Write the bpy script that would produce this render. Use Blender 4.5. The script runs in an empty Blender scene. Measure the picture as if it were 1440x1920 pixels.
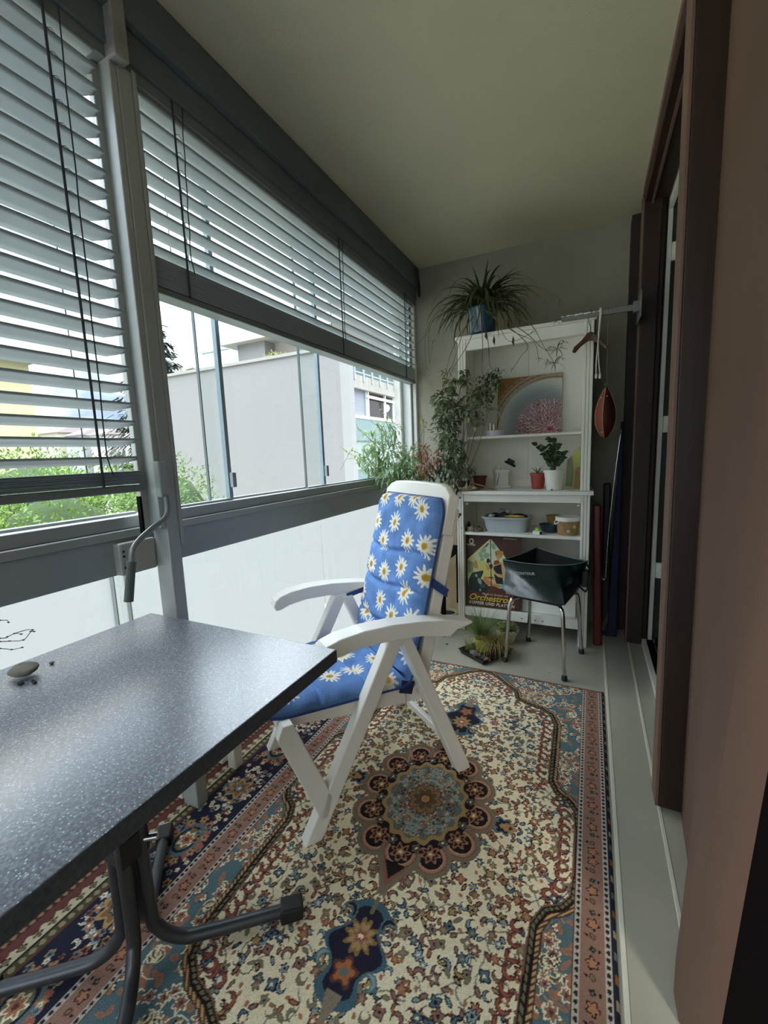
import bpy, bmesh, math, random
import numpy as np
from mathutils import Vector, Matrix, Euler
random.seed(7)
rng = np.random.default_rng(11)
pi = math.pi
sc = bpy.context.scene
col = bpy.context.collection

# ------------------------------------------------------------------ camera
cam_d = bpy.data.cameras.new('camera')
cam_d.sensor_fit = 'VERTICAL'
cam_d.sensor_height = 24.0
cam_d.sensor_width = 18.0
cam_d.lens = 24.0 * 790.0 / 1920.0
cam_d.clip_start = 0.02
cam_d.clip_end = 400
cam = bpy.data.objects.new('camera', cam_d)
cam.location = (0, 0, 1.2)
cam.rotation_euler = (1.43428571, 0.03839677, 0.45277741)
col.objects.link(cam)
sc.camera = cam

# ------------------------------------------------------------------ sky: bright broken cloud
SKY = 0.62
w = bpy.data.worlds.new('sky'); sc.world = w; w.use_nodes = True
nt = w.node_tree; nt.nodes.clear()
tc = nt.nodes.new('ShaderNodeTexCoord')
mp = nt.nodes.new('ShaderNodeMapping'); mp.inputs['Scale'].default_value = (1.6, 1.6, 6.5)
nz = nt.nodes.new('ShaderNodeTexNoise'); nz.inputs['Scale'].default_value = 2.1
nz.inputs['Detail'].default_value = 6; nz.inputs['Roughness'].default_value = .55
rp = nt.nodes.new('ShaderNodeValToRGB')
rp.color_ramp.elements[0].position = .42; rp.color_ramp.elements[0].color = (.30, .38, .52, 1)
rp.color_ramp.elements[1].position = .62; rp.color_ramp.elements[1].color = (.98, .99, 1.0, 1)
e = rp.color_ramp.elements.new(.51); e.color = (.58, .63, .70, 1)
# broken overcast: dimmer towards the horizon, brighter cloud overhead
sx_ = nt.nodes.new('ShaderNodeSeparateXYZ'); nt.links.new(tc.outputs['Generated'], sx_.inputs[0])
mz = nt.nodes.new('ShaderNodeMath'); mz.operation = 'MAXIMUM'; mz.inputs[1].default_value = 0; nt.links.new(sx_.outputs['Z'], mz.inputs[0])
mq = nt.nodes.new('ShaderNodeMath'); mq.operation = 'POWER'; mq.inputs[1].default_value = 1.6; nt.links.new(mz.outputs[0], mq.inputs[0])
mk = nt.nodes.new('ShaderNodeMath'); mk.operation = 'MULTIPLY_ADD'; mk.inputs[1].default_value = 4.2 * SKY; mk.inputs[2].default_value = .33 * SKY; nt.links.new(mq.outputs[0], mk.inputs[0])
ml = nt.nodes.new('ShaderNodeMath'); ml.operation = 'MINIMUM'; ml.inputs[1].default_value = 3.0 * SKY; nt.links.new(mk.outputs[0], ml.inputs[0])
bg = nt.nodes.new('ShaderNodeBackground'); nt.links.new(ml.outputs[0], bg.inputs['Strength'])
out = nt.nodes.new('ShaderNodeOutputWorld')
nt.links.new(tc.outputs['Generated'], mp.inputs['Vector']); nt.links.new(mp.outputs['Vector'], nz.inputs['Vector'])
nt.links.new(nz.outputs['Fac'], rp.inputs['Fac']); nt.links.new(rp.outputs['Color'], bg.inputs['Color'])
nt.links.new(bg.outputs['Background'], out.inputs['Surface'])

# ------------------------------------------------------------------ exposure
sc.view_settings.view_transform = 'Standard'
sc.view_settings.look = 'None'
sc.view_settings.exposure = 2.95
sc.view_settings.gamma = 1.0
sc.view_settings.use_curve_mapping = False
try:
    sc.cycles.max_bounces = 14; sc.cycles.diffuse_bounces = 9; sc.cycles.transparent_max_bounces = 24
    sc.cycles.glossy_bounces = 4; sc.cycles.caustics_reflective = False; sc.cycles.caustics_refractive = False
    sc.cycles.use_denoising = True; sc.cycles.sample_clamp_indirect = 8
except Exception:
    pass

# ------------------------------------------------------------------ helpers
def lin(c):
    f = lambda x: x / 12.92 if x <= .04045 else ((x + .055) / 1.055) ** 2.4
    return tuple(f(x / 255.0) for x in c)

MATS = {}
def mat(name, rgb=None, rough=.6, metal=0., noise=0., scale=20., bump=0., bscale=None, spec=.5, rgb2=None, attr=None, trans=0., coat=0., stretch=None):
    if name in MATS: return MATS[name]
    m = bpy.data.materials.new(name); m.use_nodes = True
    n = m.node_tree; b = n.nodes['Principled BSDF']
    b.inputs['Roughness'].default_value = rough; b.inputs['Metallic'].default_value = metal
    b.inputs['Specular IOR Level'].default_value = spec
    if coat: b.inputs['Coat Weight'].default_value = coat
    base = lin(rgb) if rgb else (.5, .5, .5)
    b.inputs['Base Color'].default_value = (*base, 1)
    m.diffuse_color = (*base, 1)
    t = n.nodes.new('ShaderNodeTexCoord')
    vec = t.outputs['Object']
    if stretch:
        mpp = n.nodes.new('ShaderNodeMapping'); mpp.inputs['Scale'].default_value = stretch
        n.links.new(vec, mpp.inputs['Vector']); vec = mpp.outputs['Vector']
    if attr:
        a = n.nodes.new('ShaderNodeAttribute'); a.attribute_name = attr
        n.links.new(a.outputs['Color'], b.inputs['Base Color'])
    elif noise or rgb2:
        z = n.nodes.new('ShaderNodeTexNoise'); z.inputs['Scale'].default_value = scale; z.inputs['Detail'].default_value = 5
        n.links.new(vec, z.inputs['Vector'])
        r = n.nodes.new('ShaderNodeValToRGB')
        r.color_ramp.elements[0].position = .32; r.color_ramp.elements[1].position = .68
        c2 = lin(rgb2) if rgb2 else tuple(min(1, x * (1 + noise)) for x in base)
        c1 = base if rgb2 else tuple(x * (1 - noise) for x in base)
        r.color_ramp.elements[0].color = (*c1, 1); r.color_ramp.elements[1].color = (*c2, 1)
        n.links.new(z.outputs['Fac'], r.inputs['Fac']); n.links.new(r.outputs['Color'], b.inputs['Base Color'])
    if bump:
        z2 = n.nodes.new('ShaderNodeTexNoise'); z2.inputs['Scale'].default_value = bscale or scale * 4; z2.inputs['Detail'].default_value = 4
        n.links.new(vec, z2.inputs['Vector'])
        bp = n.nodes.new('ShaderNodeBump'); bp.inputs['Strength'].default_value = bump; bp.inputs['Distance'].default_value = .003
        n.links.new(z2.outputs['Fac'], bp.inputs['Height']); n.links.new(bp.outputs['Normal'], b.inputs['Normal'])
    if trans:   # thin leaf: part of the light goes through
        tr = n.nodes.new('ShaderNodeBsdfTranslucent'); mx = n.nodes.new('ShaderNodeMixShader'); mx.inputs['Fac'].default_value = trans
        tr.inputs['Color'].default_value = (*[min(1, x * 1.3) for x in base], 1)
        o = n.nodes['Material Output']
        n.links.new(b.outputs['BSDF'], mx.inputs[1]); n.links.new(tr.outputs['BSDF'], mx.inputs[2]); n.links.new(mx.outputs['Shader'], o.inputs['Surface'])
        if noise or rgb2: n.links.new(r.outputs['Color'], tr.inputs['Color'])
    MATS[name] = m
    return m

def clear_glass(name, tint, refl=.06):
    m = bpy.data.materials.new(name); m.use_nodes = True; n = m.node_tree; n.nodes.clear()
    o = n.nodes.new('ShaderNodeOutputMaterial'); t = n.nodes.new('ShaderNodeBsdfTransparent'); g = n.nodes.new('ShaderNodeBsdfGlossy')
    t.inputs['Color'].default_value = (*tint, 1); g.inputs['Roughness'].default_value = .02
    lw = n.nodes.new('ShaderNodeLayerWeight'); f = n.nodes.new('ShaderNodeMath'); f.operation = 'POWER'; f.inputs[1].default_value = 5
    g2 = n.nodes.new('ShaderNodeMath'); g2.operation = 'MULTIPLY_ADD'; g2.inputs[1].default_value = .55; g2.inputs[2].default_value = .025
    n.links.new(lw.outputs['Facing'], f.inputs[0]); n.links.new(f.outputs[0], g2.inputs[0]); f = g2
    mx = n.nodes.new('ShaderNodeMixShader')
    n.links.new(f.outputs[0], mx.inputs['Fac']); n.links.new(t.outputs['BSDF'], mx.inputs[1]); n.links.new(g.outputs['BSDF'], mx.inputs[2])
    n.links.new(mx.outputs['Shader'], o.inputs['Surface'])
    return m

def frosted_glass(name, colr):
    m = bpy.data.materials.new(name); m.use_nodes = True; n = m.node_tree; n.nodes.clear()
    o = n.nodes.new('ShaderNodeOutputMaterial'); t = n.nodes.new('ShaderNodeBsdfTranslucent'); d = n.nodes.new('ShaderNodeBsdfDiffuse')
    t.inputs['Color'].default_value = (*colr, 1); d.inputs['Color'].default_value = (*[c * .8 for c in colr], 1)
    mx = n.nodes.new('ShaderNodeMixShader'); mx.inputs['Fac'].default_value = .12
    n.links.new(t.outputs['BSDF'], mx.inputs[1]); n.links.new(d.outputs['BSDF'], mx.inputs[2])
    n.links.new(mx.outputs['Shader'], o.inputs['Surface'])
    return m

class MB:
    def __init__(s): s.v = []; s.f = []; s.mi = []
    def add(s, vs, fs, mi=0):
        o = len(s.v); s.v += [tuple(map(float, p)) for p in vs]; s.f += [tuple(i + o for i in f) for f in fs]; s.mi += [mi] * len(fs); return s
    def box(s, x0, x1, y0, y1, z0, z1, mi=0):
        vs = [(x, y, z) for z in (z0, z1) for y in (y0, y1) for x in (x0, x1)]
        return s.add(vs, [(0, 2, 3, 1), (4, 5, 7, 6), (0, 1, 5, 4), (2, 6, 7, 3), (0, 4, 6, 2), (1, 3, 7, 5)], mi)
    def hexa(s, lo, hi):   # two quads of 4 points
        return s.add(list(lo) + list(hi), [(3, 2, 1, 0), (4, 5, 6, 7), (0, 1, 5, 4), (1, 2, 6, 5), (2, 3, 7, 6), (3, 0, 4, 7)])
    def prism(s, poly, f0, f1):   # poly of (a,b); f0/f1 map (a,b) to the two caps
        n = len(poly); vs = [f0(*p) for p in poly] + [f1(*p) for p in poly]
        return s.add(vs, [tuple(range(n - 1, -1, -1)), tuple(range(n, 2 * n))] + [(i, (i + 1) % n, n + (i + 1) % n, n + i) for i in range(n)])
    def beam(s, p0, p1, a, wa, wb):   # rectangular bar; a = direction of width wa
        p0, p1, a = Vector(p0), Vector(p1), Vector(a).normalized(); t = (p1 - p0).normalized(); b = t.cross(a).normalized(); a = b.cross(t).normalized()
        q = lambda p: [p + a * (i * wa / 2) + b * (j * wb / 2) for i, j in ((-1, -1), (1, -1), (1, 1), (-1, 1))]
        return s.hexa(q(p0), q(p1))
    def tube(s, pts, r, n=10, caps=True, smooth=0):
        P = [Vector(p) for p in pts]
        if smooth: P = catmull(P, smooth)
        R = r if hasattr(r, '__len__') else [r] * len(P)
        if len(R) != len(P): R = [R[min(len(R) - 1, int(i * (len(R) - 1) / (len(P) - 1) + .5))] for i in range(len(P))]
        o = len(s.v); up = None; vs = []
        for i, p in enumerate(P):
            t = (P[min(i + 1, len(P) - 1)] - P[max(i - 1, 0)]).normalized()
            if up is None: up = Vector((0, 0, 1)) if abs(t.z) < .9 else Vector((1, 0, 0))
            a = (up - t * up.dot(t))
            if a.length < 1e-6: a = Vector((0, 1, 0)) - t * t.y
            a.normalize(); b = t.cross(a); up = a
            for k in range(n):
                an = 2 * pi * k / n; vs.append(p + (a * math.cos(an) + b * math.sin(an)) * R[i])
        fs = [(i * n + k, i * n + (k + 1) % n, (i + 1) * n + (k + 1) % n, (i + 1) * n + k) for i in range(len(P) - 1) for k in range(n)]
        if caps: fs += [tuple(range(n - 1, -1, -1)), tuple((len(P) - 1) * n + k for k in range(n))]
        return s.add(vs, fs)
    def lathe(s, prof, c=(0, 0, 0), n=28, rot=None, sx=1, sy=1):   # prof of (radius, z)
        vs = []; M = rot.to_matrix() if rot else None
        for r, z in prof:
            for k in range(n):
                a = 2 * pi * k / n; p = Vector((r * math.cos(a) * sx, r * math.sin(a) * sy, z))
                if M: p = M @ p
                vs.append(p + Vector(c))
        m = len(prof)
        fs = [(i * n + k, i * n + (k + 1) % n, (i + 1) * n + (k + 1) % n, (i + 1) * n + k) for i in range(m - 1) for k in range(n)]
        fs += [tuple(range(n - 1, -1, -1)), tuple((m - 1) * n + k for k in range(n))]
        return s.add(vs, fs)
    def build(s, name, m, parent=None, smooth=False, bevel=0, seg=2, label=None, subd=0):
        me = bpy.data.meshes.new(name); me.from_pydata(s.v, [], s.f)
        ms = m if isinstance(m, (list, tuple)) else [m]
        for q in ms: me.materials.append(q)
        if len(ms) > 1: me.polygons.foreach_set('material_index', s.mi)
        me.update()
        bm = bmesh.new(); bm.from_mesh(me); bmesh.ops.recalc_face_normals(bm, faces=bm.faces); bm.to_mesh(me); bm.free()
        return link(name, me, parent, smooth, bevel, seg, label, subd)

def catmull(P, k):
    out = []; n = len(P)
    for i in range(n - 1):
        a, b, c, d = P[max(i - 1, 0)], P[i], P[i + 1], P[min(i + 2, n - 1)]
        for j in range(k):
            t = j / k
            out.append(.5 * ((2 * b) + (c - a) * t + (2 * a - 5 * b + 4 * c - d) * t * t + (3 * b - a - 3 * c + d) * t ** 3))
    out.append(P[-1]); return out

def link(name, me, parent=None, smooth=False, bevel=0, seg=2, label=None, subd=0):
    o = bpy.data.objects.new(name, me); col.objects.link(o)
    if parent is not None:
        o.parent = parent; o.matrix_parent_inverse = Matrix(MW[parent.name]).inverted() if parent.name in MW else Matrix.Identity(4)
    if bevel:
        b = o.modifiers.new('bevel', 'BEVEL'); b.width = bevel; b.segments = seg; b.limit_method = 'ANGLE'; b.angle_limit = .6
    if subd:
        q = o.modifiers.new('subd', 'SUBSURF'); q.levels = subd; q.render_levels = subd
    if smooth and len(me.polygons):
        me.polygons.foreach_set('use_smooth', [True] * len(me.polygons))
        if smooth == 'auto':
            try: me.set_sharp_from_angle(angle=.7)
            except Exception: pass
    if label: o['label'] = label
    return o
MW = {}
def thing(name, label, cat, loc=(0, 0, 0), rz=0, group=None):
    o = bpy.data.objects.new(name, None); col.objects.link(o); o.location = loc; o.rotation_euler = (0, 0, rz); o.empty_display_size = .05
    MW[o.name] = Matrix.Translation(loc) @ Matrix.Rotation(rz, 4, 'Z')
    return tag(o, label, cat, group)
def tag(o, label, cat, group=None):
    o['label'] = label; o['category'] = cat
    if group: o['group'] = group
    return o
def struct(o):
    o['kind'] = 'structure'; return o
def stuff(o):
    o['kind'] = 'stuff'; return o

# leaves ---------------------------------------------------------------
def leaf_arrays(L, W, bend=.3, fold=.25, n=4, shape=1.0, tip=.0):
    vs = []; fs = []
    for i in range(n + 1):
        t = i / n; a = bend * t
        y = L * (math.sin(a) / bend if abs(bend) > 1e-4 else t); z = -L * ((1 - math.cos(a)) / bend if abs(bend) > 1e-4 else 0)
        hw = W / 2 * (math.sin(pi * min(1, (t * .96 + .02)) ** shape) ** .8 if n > 1 else 1) + tip
        vs += [(-hw, y, z + hw * fold), (0, y, z), (hw, y, z + hw * fold)]
    for i in range(n):
        k = i * 3; fs += [(k, k + 1, k + 4, k + 3), (k + 1, k + 2, k + 5, k + 4)]
    return np.array(vs), fs
def frame(p, d, up=(0, 0, 1), roll=0):
    d = Vector(d).normalized(); u = Vector(up)
    if abs(d.dot(u)) > .98: u = Vector((1, 0, .1))
    x = d.cross(u).normalized(); z = x.cross(d)
    M = Matrix((x, d, z)).transposed()
    if roll: M = M @ Matrix.Rotation(roll, 3, 'Y')
    return M.to_4x4(), Vector(p)
class Leaves:
    def __init__(s): s.V = []; s.F = []; s.o = 0
    def add(s, la, p, d, sc_=1, roll=0, up=(0, 0, 1)):
        v, f = la; M, p = frame(p, d, up, roll); A = np.array(M)[:3, :3]
        s.V.append(v @ A.T * sc_ + np.array(p)); s.F += [tuple(i + s.o for i in q) for q in f]; s.o += len(v)
    def build(s, name, m, parent=None, label=None):
        me = bpy.data.meshes.new(name); me.from_pydata(np.vstack(s.V).tolist(), [], s.F); me.materials.append(m)
        return link(name, me, parent, smooth=True, label=label)
def leaf_mesh(name, m, *a, **k):
    v, f = leaf_arrays(*a, **k); me = bpy.data.meshes.new(name); me.from_pydata(v.tolist(), [], f); me.materials.append(m)
    me.polygons.foreach_set('use_smooth', [True] * len(me.polygons)); return me
def put_leaf(me, parent, p, d, s=1, roll=0, up=(0, 0, 1), name='leaf'):
    o = bpy.data.objects.new(name, me); col.objects.link(o); M, p = frame(p, d, up, roll)
    W = Matrix.Translation(p) @ M @ Matrix.Scale(s, 4)
    o.parent = parent; o.matrix_parent_inverse = Matrix(MW[parent.name]).inverted(); o.matrix_basis = W
    return o

# painted grids ----------------------------------------------------------
class Paint:
    def __init__(s, a0, a1, b0, b1, h, base):
        s.na = int(round((a1 - a0) / h)) + 1; s.nb = int(round((b1 - b0) / h)) + 1
        s.a = np.linspace(a0, a1, s.na); s.b = np.linspace(b0, b1, s.nb); s.h = h
        s.A, s.B = np.meshgrid(s.a, s.b, indexing='ij'); s.C = np.empty((s.na, s.nb, 3)); s.C[:] = lin(base)
    def win(s, ca, cb, r):
        i0 = np.searchsorted(s.a, ca - r); i1 = np.searchsorted(s.a, ca + r); j0 = np.searchsorted(s.b, cb - r); j1 = np.searchsorted(s.b, cb + r)
        return slice(i0, i1), slice(j0, j1)
    def fill(s, mask, c, w=None): s.C[mask] = lin(c)
    def blob(s, ca, cb, r, fn, layers):   # fn(dx,dy,theta)->normalised radius ; layers [(limit,colour)]
        W = s.win(ca, cb, r * 1.3)
        dx = s.A[W] - ca; dy = s.B[W] - cb
        if dx.size == 0: return
        R = fn(dx, dy)
        sub = s.C[W]
        for lim, c in layers: sub[R < lim] = lin(c)
    def ell(s, ca, cb, ra, rb, rot, c):
        W = s.win(ca, cb, max(ra, rb) * 1.05); dx = s.A[W] - ca; dy = s.B[W] - cb
        k, q = math.cos(rot), math.sin(rot); x = dx * k + dy * q; y = -dx * q + dy * k
        s.C[W][(x / ra) ** 2 + (y / rb) ** 2 < 1] = lin(c)
    def poly(s, pts, c):
        P = np.array(pts, float); m = (P.min(0) + P.max(0)) / 2; r = (P.max(0) - P.min(0)).max() / 2 * 1.05 + s.h
        W = s.win(m[0], m[1], r); s.C[W][inpoly(s.A[W], s.B[W], P)] = lin(c)
    def line(s, pts, wd, c):
        for (x0, y0), (x1, y1) in zip(pts[:-1], pts[1:]):
            m = ((x0 + x1) / 2, (y0 + y1) / 2); r = math.hypot(x1 - x0, y1 - y0) / 2 + wd
            W = s.win(m[0], m[1], r); s.C[W][segd(s.A[W], s.B[W], x0, y0, x1, y1) < wd / 2] = lin(c)
def segd(A, B, x0, y0, x1, y1):
    dx, dy = x1 - x0, y1 - y0; t = np.clip(((A - x0) * dx + (B - y0) * dy) / (dx * dx + dy * dy + 1e-12), 0, 1)
    return np.hypot(A - x0 - t * dx, B - y0 - t * dy)
def inpoly(A, B, P):
    r = np.zeros(A.shape, bool); n = len(P)
    for i in range(n):
        x0, y0 = P[i]; x1, y1 = P[(i + 1) % n]
        if y0 == y1: continue
        c = ((y0 > B) != (y1 > B)) & (A < (x1 - x0) * (B - y0) / (y1 - y0) + x0); r ^= c
    return r
def grid_mesh(name, X, C, m, parent=None, closed=None, label=None, smooth=True):
    na, nb = X.shape[:2]; me = bpy.data.meshes.new(name)
    idx = np.arange(na * nb).reshape(na, nb)
    F = np.stack([idx[:-1, :-1], idx[1:, :-1], idx[1:, 1:], idx[:-1, 1:]], -1).reshape(-1, 4)
    V = X.reshape(-1, 3); Cc = C.reshape(-1, 3)
    if closed is not None:   # underside sheet joined round the rim
        V = np.vstack([V, closed.reshape(-1, 3)]); Cc = np.vstack([Cc, Cc]); o = na * nb
        rim = np.concatenate([idx[0, :], idx[1:, -1], idx[-1, -2::-1], idx[-2:0:-1, 0]])
        r2 = np.roll(rim, -1)
        F = np.vstack([F, F[:, ::-1] + o, np.stack([r2, rim, rim + o, r2 + o], -1)])
    me.vertices.add(len(V)); me.vertices.foreach_set('co', V.astype(np.float32).ravel())
    me.loops.add(F.size); me.loops.foreach_set('vertex_index', F.astype(np.int32).ravel())
    me.polygons.add(len(F)); me.polygons.foreach_set('loop_start', np.arange(0, F.size, 4, dtype=np.int32))
    me.update(calc_edges=True)
    ca = me.color_attributes.new('Col', 'FLOAT_COLOR', 'POINT')
    ca.data.foreach_set('color', np.hstack([Cc, np.ones((len(Cc), 1))]).astype(np.float32).ravel())
    me.materials.append(m); me.validate()
    return link(name, me, parent, smooth=smooth, label=label)
def text(name, s, size, m, parent, M, shear=0, bold=0, extr=.0004, align='LEFT', sx=1, sp=1):
    c = bpy.data.curves.new(name, 'FONT'); c.body = s; c.size = size; c.shear = shear; c.offset = bold; c.extrude = extr; c.align_x = align; c.space_character = sp
    c.materials.append(m); o = bpy.data.objects.new(name, c); col.objects.link(o)
    bpy.context.view_layer.update()
    me = bpy.data.meshes.new_from_object(o.evaluated_get(bpy.context.evaluated_depsgraph_get())); bpy.data.objects.remove(o)
    if not me.materials: me.materials.append(m)
    o = bpy.data.objects.new(name, me); col.objects.link(o)
    o.parent = parent; o.matrix_parent_inverse = Matrix(MW[parent.name]).inverted(); o.matrix_basis = M @ Matrix.Diagonal((sx, 1, 1, 1))
    return o

# materials ----------------------------------------------------------------
m_ceil = mat('ceiling_paint', (202, 194, 166), .9, noise=.03, scale=3, bump=.25, bscale=160)
m_plast = mat('wall_plaster', (150, 146, 132), .9, noise=.05, scale=5, bump=.5, bscale=90)
m_floor = mat('floor_paint', (166, 164, 150), .45, noise=.08, scale=4, bump=.08, bscale=60)
m_joint = mat('joint_filler', (206, 206, 190), .6)
m_alu = mat('grey_aluminium', (170, 174, 172), .42, metal=.2, noise=.03, scale=8)
m_alud = mat('dark_grey_panel', (160, 167, 170), .5, metal=.1, noise=.03, scale=6)
m_lintel = mat('dark_lintel', (98, 108, 112), .6, noise=.08, scale=6, bump=.2)
m_slat = mat('slat_lacquer', (160, 168, 170), .5, metal=.1, noise=.03, scale=9)
m_brown = mat('brown_wood', (46, 29, 22), .5, noise=.15, scale=7, stretch=(8, 8, .6), bump=.1)
m_brownl = mat('brown_edge', (112, 86, 74), .5, noise=.06, scale=7)
m_brownw = mat('brown_wall_paint', (104, 80, 66), .85, noise=.06, scale=3, bump=.3, bscale=120)
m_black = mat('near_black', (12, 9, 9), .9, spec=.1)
m_white = mat('white_lacquer', (238, 237, 228), .45, noise=.02, scale=9)
m_whited = mat('white_aged_wood', (228, 226, 216), .6, noise=.07, scale=10, stretch=(10, 10, .7), bump=.15)
m_plastic = mat('white_plastic', (238, 235, 228), .32, spec=.5, coat=.1)
m_blk = mat('black_plastic', (24, 25, 26), .5)
m_chrome = mat('chrome', (200, 200, 198), .18, metal=1.)
m_steel = mat('grey_tube_steel', (74, 76, 80), .38, metal=.55, noise=.05, scale=30)
m_soil = mat('potting_soil', (52, 40, 30), .95, noise=.3, scale=60, bump=.8)
m_terra = mat('terracotta', (150, 82, 62), .75, noise=.08, scale=20)
m_leafd = mat('dark_leaf', (62, 84, 52), .42, noise=.25, scale=30, trans=.22)
m_leafm = mat('mid_leaf', (92, 120, 74), .45, noise=.25, scale=25, trans=.3)
m_leafs = mat('spider_leaf', (74, 86, 50), .45, noise=.3, scale=14, trans=.25)
m_stem = mat('stem', (120, 104, 74), .7, noise=.15, scale=30)
m_painted = mat('painted', rough=.75, attr='Col')

# ================================================================== the room
CEIL = 2.53; YB = 3.10; YF = -1.9
struct(MB().box(-1.42, .6, YF, YB + .2, -.15, 0).build('floor', m_floor))
struct(MB().box(-1.37, 2.2, YF - .1, YB + .35, CEIL, CEIL + .2).build('ceiling', m_ceil))
wb = MB().box(-1.34, .8, YB, YB + .2, 0, CEIL).build('wall_back', m_plast); struct(wb)
# raised slabs along the house wall, with pale joints
struct(MB().box(.105, .225, YF, YB, 0, .012).build('trim_1', m_floor, bevel=.002))
struct(MB().box(.093, .105, YF, YB, -.001, .014).build('trim_2', m_joint, bevel=.002))
struct(MB().box(.236, .60, YF, YB, 0, .016).build('trim_3', m_floor, bevel=.002))
struct(MB().box(.225, .236, YF, YB, 0, .018).build('trim_4', m_joint, bevel=.002))
struct(MB().box(.30, .325, 1.3, 2.84, .014, .04).build('trim_5', m_whited, bevel=.003))
struct(MB().box(.33, .36, 1.3, 2.84, .012, .034).box(.372, .40, 1.3, 2.84, .012, .05).build('trim_6', m_black))
# outer face of the end wall beyond the glass
struct(MB().box(-1.387, -1.342, YB - .02, YB + .3, -3, CEIL + .1).build('wall_back_outer', mat('concrete', (188, 184, 178), .9, noise=.08, scale=12, bump=.4)))
# wall behind the camera
# end wall of the balcony behind the camera
struct(MB().box(-1.42, .60, YF - .1, YF, 0, .35).box(-1.42, .60, YF - .1, YF, 2.42, CEIL).box(.60, 2.2, YF - .2, YF, 0, CEIL).build('wall_front', m_plast))
# lintel over the glazing: upper face and set-back lower face
struct(MB().box(-1.34, -1.165, YF, YB, 2.40, CEIL).box(-1.34, -1.19, YF, YB, 2.315, 2.40).build('wall_left', m_lintel, bevel=.004))
struct(MB().box(-1.345, -1.20, YF, YB, 2.285, 2.315).build('trim_7', mat('lintel_lip', (112, 120, 120), .5)))

# house wall on the right: far corner post, far door post, near door post
struct(MB().box(.178, .26, 3.0, YB, 0, 2.50).build('trim_8', mat('dark_brown', (44, 30, 24), .6)))
struct(MB().box(.30, .8, 2.90, YB, 0, CEIL).build('wall_right', m_brown))
fp = MB().box(.222, .30, 2.80, 2.88, .012, CEIL - .02).box(.30, .325, 2.83, 2.90, .012, CEIL - .02).build('trim_9', m_brown, bevel=.004); struct(fp)
struct(MB().box(.213, .222, 2.80, 2.88, .012, CEIL - .02).build('trim_10', m_brownl, bevel=.002))
# near post leans a touch inwards at the top
def lean(x, z): return x - .016 * z / 2.5
struct(MB().hexa([(lean(.226, 0), 1.475, .03), (.300, 1.475, .03), (.300, 1.56, .03), (lean(.226, 0), 1.56, .03)],
                 [(lean(.226, 2.5), 1.475, CEIL), (.300, 1.475, CEIL), (.300, 1.56, CEIL), (lean(.226, 2.5), 1.56, CEIL)]).build('trim_11', m_brown, bevel=.004))
struct(MB().hexa([(.216, 1.477, .03), (.226, 1.477, .03), (.226, 1.56, .03), (.216, 1.56, .03)],
                 [(lean(.216, 2.5), 1.477, CEIL), (lean(.226, 2.5), 1.477, CEIL), (lean(.226, 2.5), 1.56, CEIL), (lean(.216, 2.5), 1.56, CEIL)]).build('trim_12', m_brownl, bevel=.002))
# header between the posts
struct(MB().box(.225, .33, 1.56, 2.80, 2.46, CEIL).build('trim_13', m_brown))
struct(MB().box(.213, .225, 1.56, 2.80, 2.49, CEIL).box(.252, .262, 1.56, 2.80, 2.445, 2.46).build('trim_14', m_brownl))
# sliding door: white frames, dark glass, brown inner sash
d1 = struct(MB().box(.335, .357, 1.2, 2.88, 2.42, 2.48).box(.335, .357, 2.85, 2.89, .03, 2.48).build('door_1', m_white, bevel=.003))
MB().box(.392, .41, 2.85, 2.89, .05, 2.36).box(.392, .41, 1.2, 2.89, 2.33, 2.36).build('frame', m_white, d1, bevel=.003)
MB().box(.357, .392, 2.86, 2.90, .05, 2.42).build('seal', mat('dark_seal', (42, 48, 40), .35), d1)
MB().box(.41, .52, 2.84, 2.90, .05, 2.42).build('sash', m_brown, d1, bevel=.003)
MB().box(.43, .436, 1.2, 2.85, .05, 2.42).build('glass_pane', mat('dark_door_glass', (18, 20, 20), .06, spec=.8), d1)
for z in (.42, 1.26, 2.16):
    MB().box(.358, .388, 2.835, 2.86, z, z + .09).box(.374, .392, 2.82, 2.836, z + .04, z + .06).build('hinge', m_white, d1, bevel=.002)
# brown reveal wall nearest the camera and the dark edge beside it
LO = [(.290, 1.50), (.276, 1.30), (.236, 1.14), (.206, 1.02), (.191, .945), (.192, .895), (.212, .868), (.247, .86), (.60, .98), (.60, 1.50)]
HI = [(.284, 1.50), (.284, 1.30), (.275, 1.14), (.262, 1.02), (.258, .945), (.268, .895), (.320, .868), (.394, .86), (.62, .98), (.62, 1.50)]
mb = MB(); n = 10
rings = []
for k in range(9):
    t = k / 8; z = .016 + t * (CEIL - .016); e_ = 1 - (1 - min(1, t * 1.6)) ** 1.5
    ee = [t if i == 7 else (min(e_, .35 + t * .65) if i == 6 else e_) for i in range(n)]
    rings += [(LO[i][0] + (HI[i][0] - LO[i][0]) * ee[i], LO[i][1] + (HI[i][1] - LO[i][1]) * ee[i], z) for i in range(n)]
mb.add(rings, [(r * n + i, r * n + (i + 1) % n, (r + 1) * n + (i + 1) % n, (r + 1) * n + i) for r in range(8) for i in range(n)] + [tuple(range(n)), tuple(range(8 * n, 9 * n))])
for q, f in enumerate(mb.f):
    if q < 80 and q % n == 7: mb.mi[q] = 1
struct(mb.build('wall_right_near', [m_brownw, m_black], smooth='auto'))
struct(MB().box(.60, 2.2, YF, YF + .01, 0, CEIL).box(1.9, 2.2, YF, 1.5, 0, CEIL).box(.60, 2.2, 1.49, 1.6, 0, CEIL).box(.6, 2.2, YF, 1.5, -.1, 0).build('wall_right_inner', m_brownw))
struct(MB().box(.40, .60, YF, .3, 0, CEIL).build('wall_right_side', m_plast))

# ================================================================== glazing on the left
GX = -1.33
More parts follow.
